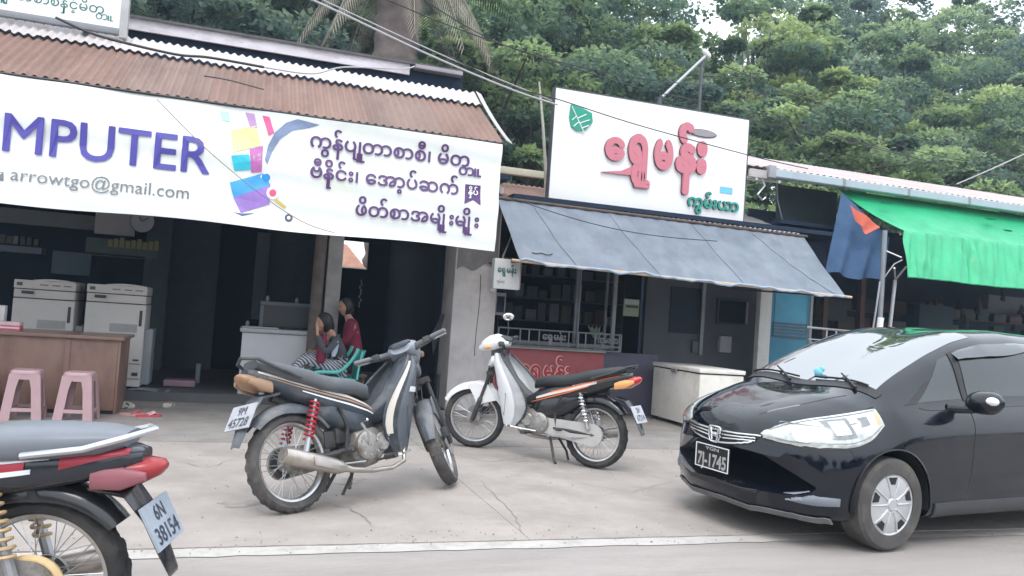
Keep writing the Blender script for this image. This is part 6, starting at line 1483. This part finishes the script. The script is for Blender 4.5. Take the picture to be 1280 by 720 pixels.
for z in (1.0,1.45,1.9): B('board', wood_d, sh, (11.2,13.1,z), (17,13.4,z+.02))
row('top board of the stall shelf','packets on the stall shelf',12,11.3,16.8,13.15,1.921,.15,.35)
row('middle board of the stall shelf','packets on the stall shelf',12,11.3,16.8,13.15,1.471,.15,.38)
p = at(20,300,Y=12.62)
row('wall shelf above the left photocopier','packets in the computer shop',6,p.x-.2,p.x+.3,12.62,at(20,305,Y=12.62).z,.08,.16)
# ================================================================ TREES
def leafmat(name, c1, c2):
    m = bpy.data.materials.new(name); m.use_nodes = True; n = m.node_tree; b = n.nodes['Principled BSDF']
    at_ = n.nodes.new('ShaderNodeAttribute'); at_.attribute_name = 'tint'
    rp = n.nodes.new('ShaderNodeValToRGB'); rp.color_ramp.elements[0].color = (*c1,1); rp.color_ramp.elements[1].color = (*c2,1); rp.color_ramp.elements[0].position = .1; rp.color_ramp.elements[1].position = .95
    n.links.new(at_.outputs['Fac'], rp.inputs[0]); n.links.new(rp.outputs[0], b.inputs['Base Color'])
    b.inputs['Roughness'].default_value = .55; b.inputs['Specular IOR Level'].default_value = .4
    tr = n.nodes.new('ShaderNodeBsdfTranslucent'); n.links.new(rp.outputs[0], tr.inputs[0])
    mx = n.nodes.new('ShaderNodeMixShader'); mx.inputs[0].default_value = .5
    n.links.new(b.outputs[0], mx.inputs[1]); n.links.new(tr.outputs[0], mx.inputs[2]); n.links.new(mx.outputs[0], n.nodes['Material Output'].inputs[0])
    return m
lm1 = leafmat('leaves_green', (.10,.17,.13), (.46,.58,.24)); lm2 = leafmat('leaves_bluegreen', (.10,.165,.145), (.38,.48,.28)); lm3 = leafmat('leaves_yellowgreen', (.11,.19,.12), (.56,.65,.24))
bark = mat('bark', (.12,.10,.09), .9, var=.3, scale=5, bump=.4, bscale=20, stretch=(1,1,.3))
def crown_mesh(name, m, seed, rad, hgt, nclump, per, leaf, droop=.3):
    rs = np.random.RandomState(seed)
    # clump centres through the crown volume, more near the surface
    d = rs.normal(size=(nclump,3)); d /= np.linalg.norm(d,axis=1)[:,None]; r_ = rs.uniform(.35,1.,nclump)**.6
    cen = d*r_[:,None]*np.array([rad,rad,hgt])*(1+.18*rs.normal(size=nclump))[:,None]
    cr = rs.uniform(.28,1.25,nclump)*rad*.22; ct = rs.uniform(0,1,nclump)
    N = nclump*per; k = np.repeat(np.arange(nclump), per)
    ld = rs.normal(size=(N,3)); ld[:,2] = np.abs(ld[:,2])*.9-.25; ld /= np.linalg.norm(ld,axis=1)[:,None]
    P = cen[k]+ld*(cr[k]*rs.uniform(.55,1.05,N)**.5)[:,None]*np.array([1.25,1.25,.62])
    P[:,2] -= droop*((ld[:,0]**2+ld[:,1]**2))*cr[k]*.5
    ax_ = ld*np.array([1,1,.4])+rs.normal(size=(N,3))*.55+np.array([0,0,-.35]); ax_ /= np.linalg.norm(ax_,axis=1)[:,None]
    sd_ = np.cross(ax_, rs.normal(size=(N,3))*.5+np.array([0,0,1])); sd_ /= np.linalg.norm(sd_,axis=1)[:,None]+1e-6
    L = leaf*rs.uniform(.6,1.3,N); Wd = L*rs.uniform(.30,.48,N)
    V = np.empty((N,4,3)); V[:,0] = P; V[:,1] = P+ax_*(L*.45)[:,None]+sd_*Wd[:,None]; V[:,2] = P+ax_*L[:,None]; V[:,3] = P+ax_*(L*.45)[:,None]-sd_*Wd[:,None]
    me = bpy.data.meshes.new(name); me.vertices.add(N*4); me.loops.add(N*4); me.polygons.add(N)
    me.vertices.foreach_set('co', V.reshape(-1).astype(np.float32)); me.loops.foreach_set('vertex_index', np.arange(N*4,dtype=np.int32)); me.polygons.foreach_set('loop_start', np.arange(0,N*4,4,dtype=np.int32)); me.polygons.foreach_set('loop_total', np.full(N,4,dtype=np.int32))
    me.update(); a_ = me.attributes.new('tint','FLOAT','FACE')
    t_ = np.clip(.55*ct[k]**1.5+.2*rs.uniform(0,1,N)+.38*np.clip((P[:,2]-cen[k][:,2])/(cr[k]*.6),-.5,1),0,1)  # leaves tinted lighter towards each clump's top, painting in the light from above
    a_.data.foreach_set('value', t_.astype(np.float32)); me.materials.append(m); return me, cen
def tree(name, label, loc, th, cm, scale=1., rot=0., group='trees standing behind the shops', trunk_r=.22):
    me, cen = cm
    t = thing(name, label, 'tree', loc, rot, group)
    random.seed(int(abs(loc[0])*100)+3)
    mb = MB(); bend = random.uniform(-.5,.5)
    tr = [Vector((bend*k*k, .2*k*k, th*k)) for k in (0,.25,.5,.75,1,1.15)]
    mb.tube(tr, [trunk_r*q for q in (1.25,.95,.85,.72,.55,.3)], 10)
    idx = sorted(range(len(cen)), key=lambda i: -abs(cen[i][0])-abs(cen[i][2]))[::max(1,len(cen)//26)]
    for i in idx:
        c = Vector(cen[i])*scale+Vector((bend,.2,th)); s_ = tr[random.choice((2,3,4))]; mid = s_.lerp(c,.5)+Vector((random.uniform(-.3,.3),random.uniform(-.3,.3),random.uniform(-.1,.5)))
        mb.tube([s_,s_.lerp(mid,.5),mid,mid.lerp(c,.6),c], [trunk_r*.42,trunk_r*.30,trunk_r*.2,trunk_r*.12,.02], 6, cap=False)
    mb.build('trunk', bark, t)
    o = bpy.data.objects.new('crown', me); COL.objects.link(o); o.parent = t; o.location = (bend,.2,th); o.scale = (scale,)*3
    return t
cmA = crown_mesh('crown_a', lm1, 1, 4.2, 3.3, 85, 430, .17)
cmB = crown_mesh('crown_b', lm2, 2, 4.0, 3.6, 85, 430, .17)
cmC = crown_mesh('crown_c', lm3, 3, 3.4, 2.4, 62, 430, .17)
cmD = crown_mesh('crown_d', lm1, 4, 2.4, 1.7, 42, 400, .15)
TS = [ # u centre, Y, crown height z, variant, scale, label
 (250, 24, 8.2, cmB, 1.15, 'blue green tree behind the white fascia of the computer shop'),
 (420, 27, 9.6, cmB, 1.2, 'dark blue green tree behind the brown palm trunk'),
 (585, 22, 7.0, cmA, .95, 'green tree behind the right end of the rusty roof'),
 (700, 25, 9.5, cmA, 1.1, 'tall green tree rising behind the left edge of the billboard'),
 (655, 19, 4.6, cmD, 1.1, 'low bushy tree between the rusty roof end and the billboard'),
 (810, 30, 9.0, cmB, .95, 'tall blue green tree seen through the gap above the billboard'),
 (930, 27, 10.8, cmC, 1.25, 'yellow green tree high above the right end of the billboard'),
 (1010, 21, 6.0, cmA, .95, 'leafy green tree behind the start of the guttered roof'),
 (1110, 26, 9.6, cmC, 1.2, 'bright yellow green tree in the middle above the green tarp'),
 (1210, 23, 6.6, cmA, 1.0, 'dense green tree behind the stall roof near the right photo edge'),
 (1280, 30, 11.2, cmB, 1.25, 'tall dark tree at the top right corner'),
 (1000, 32, 12.0, cmB, 1.2, 'tall dark tree far behind in the upper right'),
 (1150, 33, 12.6, cmA, 1.2, 'tall tree far behind at the upper edge, right of the middle'),
 (620, 33, 12.5, cmA, 1.2, 'tall tree far behind at the upper edge above the rusty roof end'),
 (500, 31, 11.5, cmB, 1.2, 'tall dark tree far behind the brown palm trunk'),
 (100, 28, 9.5, cmB, 1.2, 'dark tree behind the corner sign'),
 (850, 19.5, 4.0, cmD, 1.15, 'low bushy tree just behind the billboard'),
 (1090, 19, 4.4, cmD, 1.2, 'low bushy tree just behind the stall roof'),
 (1250, 18.5, 4.0, cmD, 1.2, 'low bushy tree behind the right end of the stall roof'),
 (760, 22, 6.3, cmB, .8, 'dark tree directly behind the raised pink letters of the billboard'),
 (1370, 24, 8.0, cmA, 1.1, 'green tree beyond the right edge of the photo'),
 (1180, 38, 17.5, cmA, 1.4, 'very tall tree at the upper edge, right half'),
 (1320, 37, 17.0, cmB, 1.4, 'very tall dark tree beyond the top right corner'),
 (1040, 38, 17.5, cmA, 1.4, 'very tall tree at the upper edge right of the lamp'),
 (720, 38, 14.0, cmB, 1.1, 'very tall dark tree at the upper edge above the billboard'),
 (340, 34, 12.5, cmB, 1.2, 'tall dark tree far behind the long white fascia'),
]
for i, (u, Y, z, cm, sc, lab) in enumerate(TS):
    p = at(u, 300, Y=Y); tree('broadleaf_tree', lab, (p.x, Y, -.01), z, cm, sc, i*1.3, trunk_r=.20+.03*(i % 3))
# the far side of the road behind the camera: a row of trees and low shop fronts (seen only in reflections)
for i, (x, z, cm) in enumerate(((-16,5.5,cmB),(-7,5.0,cmA),(2,5.6,cmB),(10,5.0,cmA),(18,5.8,cmB),(27,5.2,cmA),(-26,5.4,cmA))):
    tree('roadside_tree', ['dark tree across the road, %s from the camera' % w for w in ('second on the left','first on the left','straight behind','first on the right','second on the right','third on the right','third on the left')][i], (x,-19-(i%3),-.01), z*.62, cm, .72, 0, 'trees across the road', .25)
for i, x in enumerate((-24,-10,12,26)):
    t = thing('roadside_shop', ['low dark shop across the road, far left','low dark shop across the road, near left','low dark shop across the road, near right','low dark shop across the road, far right'][i], 'shop', (x,-12.5,0), 0, 'shops across the road')
    B('wall', bluewall, t, (x-4.8,-15,0), (x+4.8,-12.6,2.6)); B('shutter', dgrey, t, (x-4,-12.59,0), (x+4,-12.5,2.3)); B('roof', rust, t, (x-4.9,-15.2,2.605), (x+4.9,-11.8,2.7))
# palm with dead fronds
pp = at(492, 90, Y=17.5)
palm = thing('palm_tree', 'palm with a thick brown trunk and dry hanging fronds above the rusty roof', 'tree', (pp.x,17.5,-.01))
mb = MB(); rg = []; z = 0.
pm_ = mat('palm_bark', (.19,.15,.135), .9, var=.25, scale=4, bump=.5, bscale=14)
ptop = 9.4
for k in range(70):
    z = ptop*k/69; r_ = .30+.03*(k % 3)+(.14 if z > 5.6 else .0); rg.append([Vector((r_*cos(u)*(1+.06*sin(u*5+k)), r_*sin(u), z)) for u in np.linspace(0,2*pi,19)[:-1]])
mb.loft(rg); mb.build('trunk', pm_, palm)
frm = mat('dry_frond', (.30,.27,.21), .8, var=.25, scale=5); fgm = mat('green_frond', (.09,.15,.07), .6, var=.25, scale=3)
random.seed(8)
for k in range(22):
    a = 2*pi*k/22+random.uniform(-.2,.2); dry = k % 2 == 0; L = random.uniform(2.2,3.2); mb = MB()
    pts = []
    for i in range(12):
        t = i/11; rr = L*(t*.75 if dry else t); zz_ = ptop-.3+(.5*t-(2.9 if dry else 1.3)*t*t); pts.append(Vector((rr*cos(a), rr*sin(a), zz_)))
    mb.tube(pts, [.03*(1-t*.8) for t in np.linspace(0,1,12)], 5)
    for i in range(1,46):
        t = i/46; q = crv(pts,t); tg_ = (crv(pts,min(1,t+.03))-crv(pts,max(0,t-.03))).normalized(); s0_ = tg_.cross(Vector((0,0,1))).normalized()
        for s_ in (-1,1):
            l = .65*sin(pi*min(1,t*.85+.12))+.12; tip = q+s0_*s_*l*(.45 if dry else .8)+tg_*l*.35+Vector((0,0,-l*(.85 if dry else .35))); w_ = .022
            mb.add([q, q.lerp(tip,.4)+tg_*w_, tip, q.lerp(tip,.4)-tg_*w_], [(0,1,2,3)])
    mb.build('frond', frm if dry else fgm, palm)
# ================================================================ STREET LAMP, POLES, WIRES
LYY = 15.
pl_ = thing('street_lamp', 'slanting grey street lamp arm with a white lamp head above the billboard', 'street lamp', (at(880,130,Y=LYY).x,LYY,0))
a = at(828,121,Y=LYY); b = at(882,70,Y=LYY); c = at(876,128,Y=LYY)
mb = MB(); mb.tube([a,b], .03, 8); mb.build('arm', mat('galvanised', (.40,.42,.45), .5, metal=.3, var=.1), pl_, world=True)
mb = MB(); mb.tube([(c.x,LYY+.05,0),(c.x,LYY+.05,b.z-.1)], .035, 8); mb.build('post', dgrey, pl_, world=True)
mb = MB(); h0 = at(879,62,Y=LYY); h1 = at(887,72,Y=LYY); mb.tube([h0,h0.lerp(h1,.2),h0.lerp(h1,.8),h1], [.03,.06,.065,.04], 10); mb.build('lamp_head', white, pl_, world=True)
a2 = Vector((a.x,LYY+.1,a.z)); mb = MB(); mb.tube([a2,(a2.x,a2.y,0)], .05, 8); mb.build('prop', dgrey, pl_, world=True)
mb = MB(); a = at(674,102,Y=10.7); b = at(682,212,Y=10.7); mb.tube([a,a.lerp(b,.5)+Vector((.01,0,0)),b,b+Vector((.05,0,-.6))], [.012,.022,.026,.028], 8); tag(mb.build('bamboo_pole', mat('bamboo_pale', (.42,.40,.34), .6, var=.2, scale=9)), 'thin pale bamboo pole standing left of the billboard', 'pole')
def wire(label, pts, r, m, nm='overhead_wire'):
    P3 = [at(u,v,Y=Y) for u,v,Y in pts]; mb = MB(); mb.tube([crv(P3,t) for t in np.linspace(0,1,10*len(P3))], r, 6)
    o = mb.build(nm, m); tag(o, label, 'wire', 'overhead wires'); return o
wire('thick pale twisted cable sloping down from the top to the billboard', [(360,-14,7.2),(430,18,7.4),(540,70,7.7),(640,112,8.0),(697,131,8.2)], .0095, wire_m)
wire('thin dark wire crossing in front of the white billboard', [(560,70,7.8),(640,108,8.1),(697,124,8.3),(800,157,8.5),(940,195,8.8),(1010,211,9.2)], .0065, wire_d)
wire('pale thin wire just above the thick twisted cable', [(395,-4,7.5),(560,72,7.9),(690,126,8.3)], .006, wire_m)
wire('thin wire high up at the top middle', [(470,-6,9),(600,46,9.4),(800,110,10),(940,140,10.8),(1140,196,12)], .007, wire_d)
wire('second thin wire high up behind the billboard', [(520,-6,9.5),(640,60,10),(800,98,11),(960,120,12),(1150,190,13),(1290,210,14)], .007, wire_d)
wire('thin wire among the trees at the right', [(900,80,13),(1000,120,13),(1140,170,13),(1290,196,13)], .008, wire_d)
wire('lowest thin wire above the guttered roof', [(940,150,12),(1040,172,12),(1180,206,12),(1290,226,12)], .008, wire_d)
wire('pale stay wire slanting up at the right edge', [(1196,230,11.5),(1240,211,11.2),(1290,188,11)], .012, wire_m)
wire('pale and black loose cable lying over the rusty roof on the left', [(70,22,9.0),(110,40,8.9),(150,52,8.8),(220,68,8.8),(262,72,8.8),(330,84,8.8)], .014, wire_d)
wire('loose cable hanging along the top of the rusty roof', [(262,72,9.0),(330,84,9.0),(390,92,9.1),(430,84,9.2),(500,86,9.4),(518,83,9.6)], .009, wire_m)
wire('thin cord slanting over the banner to the shop post', [(255,95,8.0),(285,100,7.9),(330,112,7.85)], .006, wire_d)
wire('thin slack cord hanging diagonally in front of the banner', [(196,124,7.85),(260,188,7.8),(330,246,7.8),(380,278,7.85),(418,291,7.95)], .0045, mat('cord_brown', (.22,.17,.16), .7, var=0))

# ================================================================ air
hzb = MB(); hzb.box((-40,-22,-1.),(60,48,22)); ho = hzb.build('haze', None, smooth=False)
hm = bpy.data.materials.new('haze'); hm.use_nodes = True; hn = hm.node_tree; hn.nodes.remove(hn.nodes['Principled BSDF'])
pv_ = hn.nodes.new('ShaderNodeVolumePrincipled'); pv_.inputs['Color'].default_value = (.65,.82,1,1); pv_.inputs['Density'].default_value = .0018; pv_.inputs['Anisotropy'].default_value = .2
hn.links.new(pv_.outputs[0], hn.nodes['Material Output'].inputs['Volume']); ho.data.materials.append(hm); tag(ho, kind='stuff')
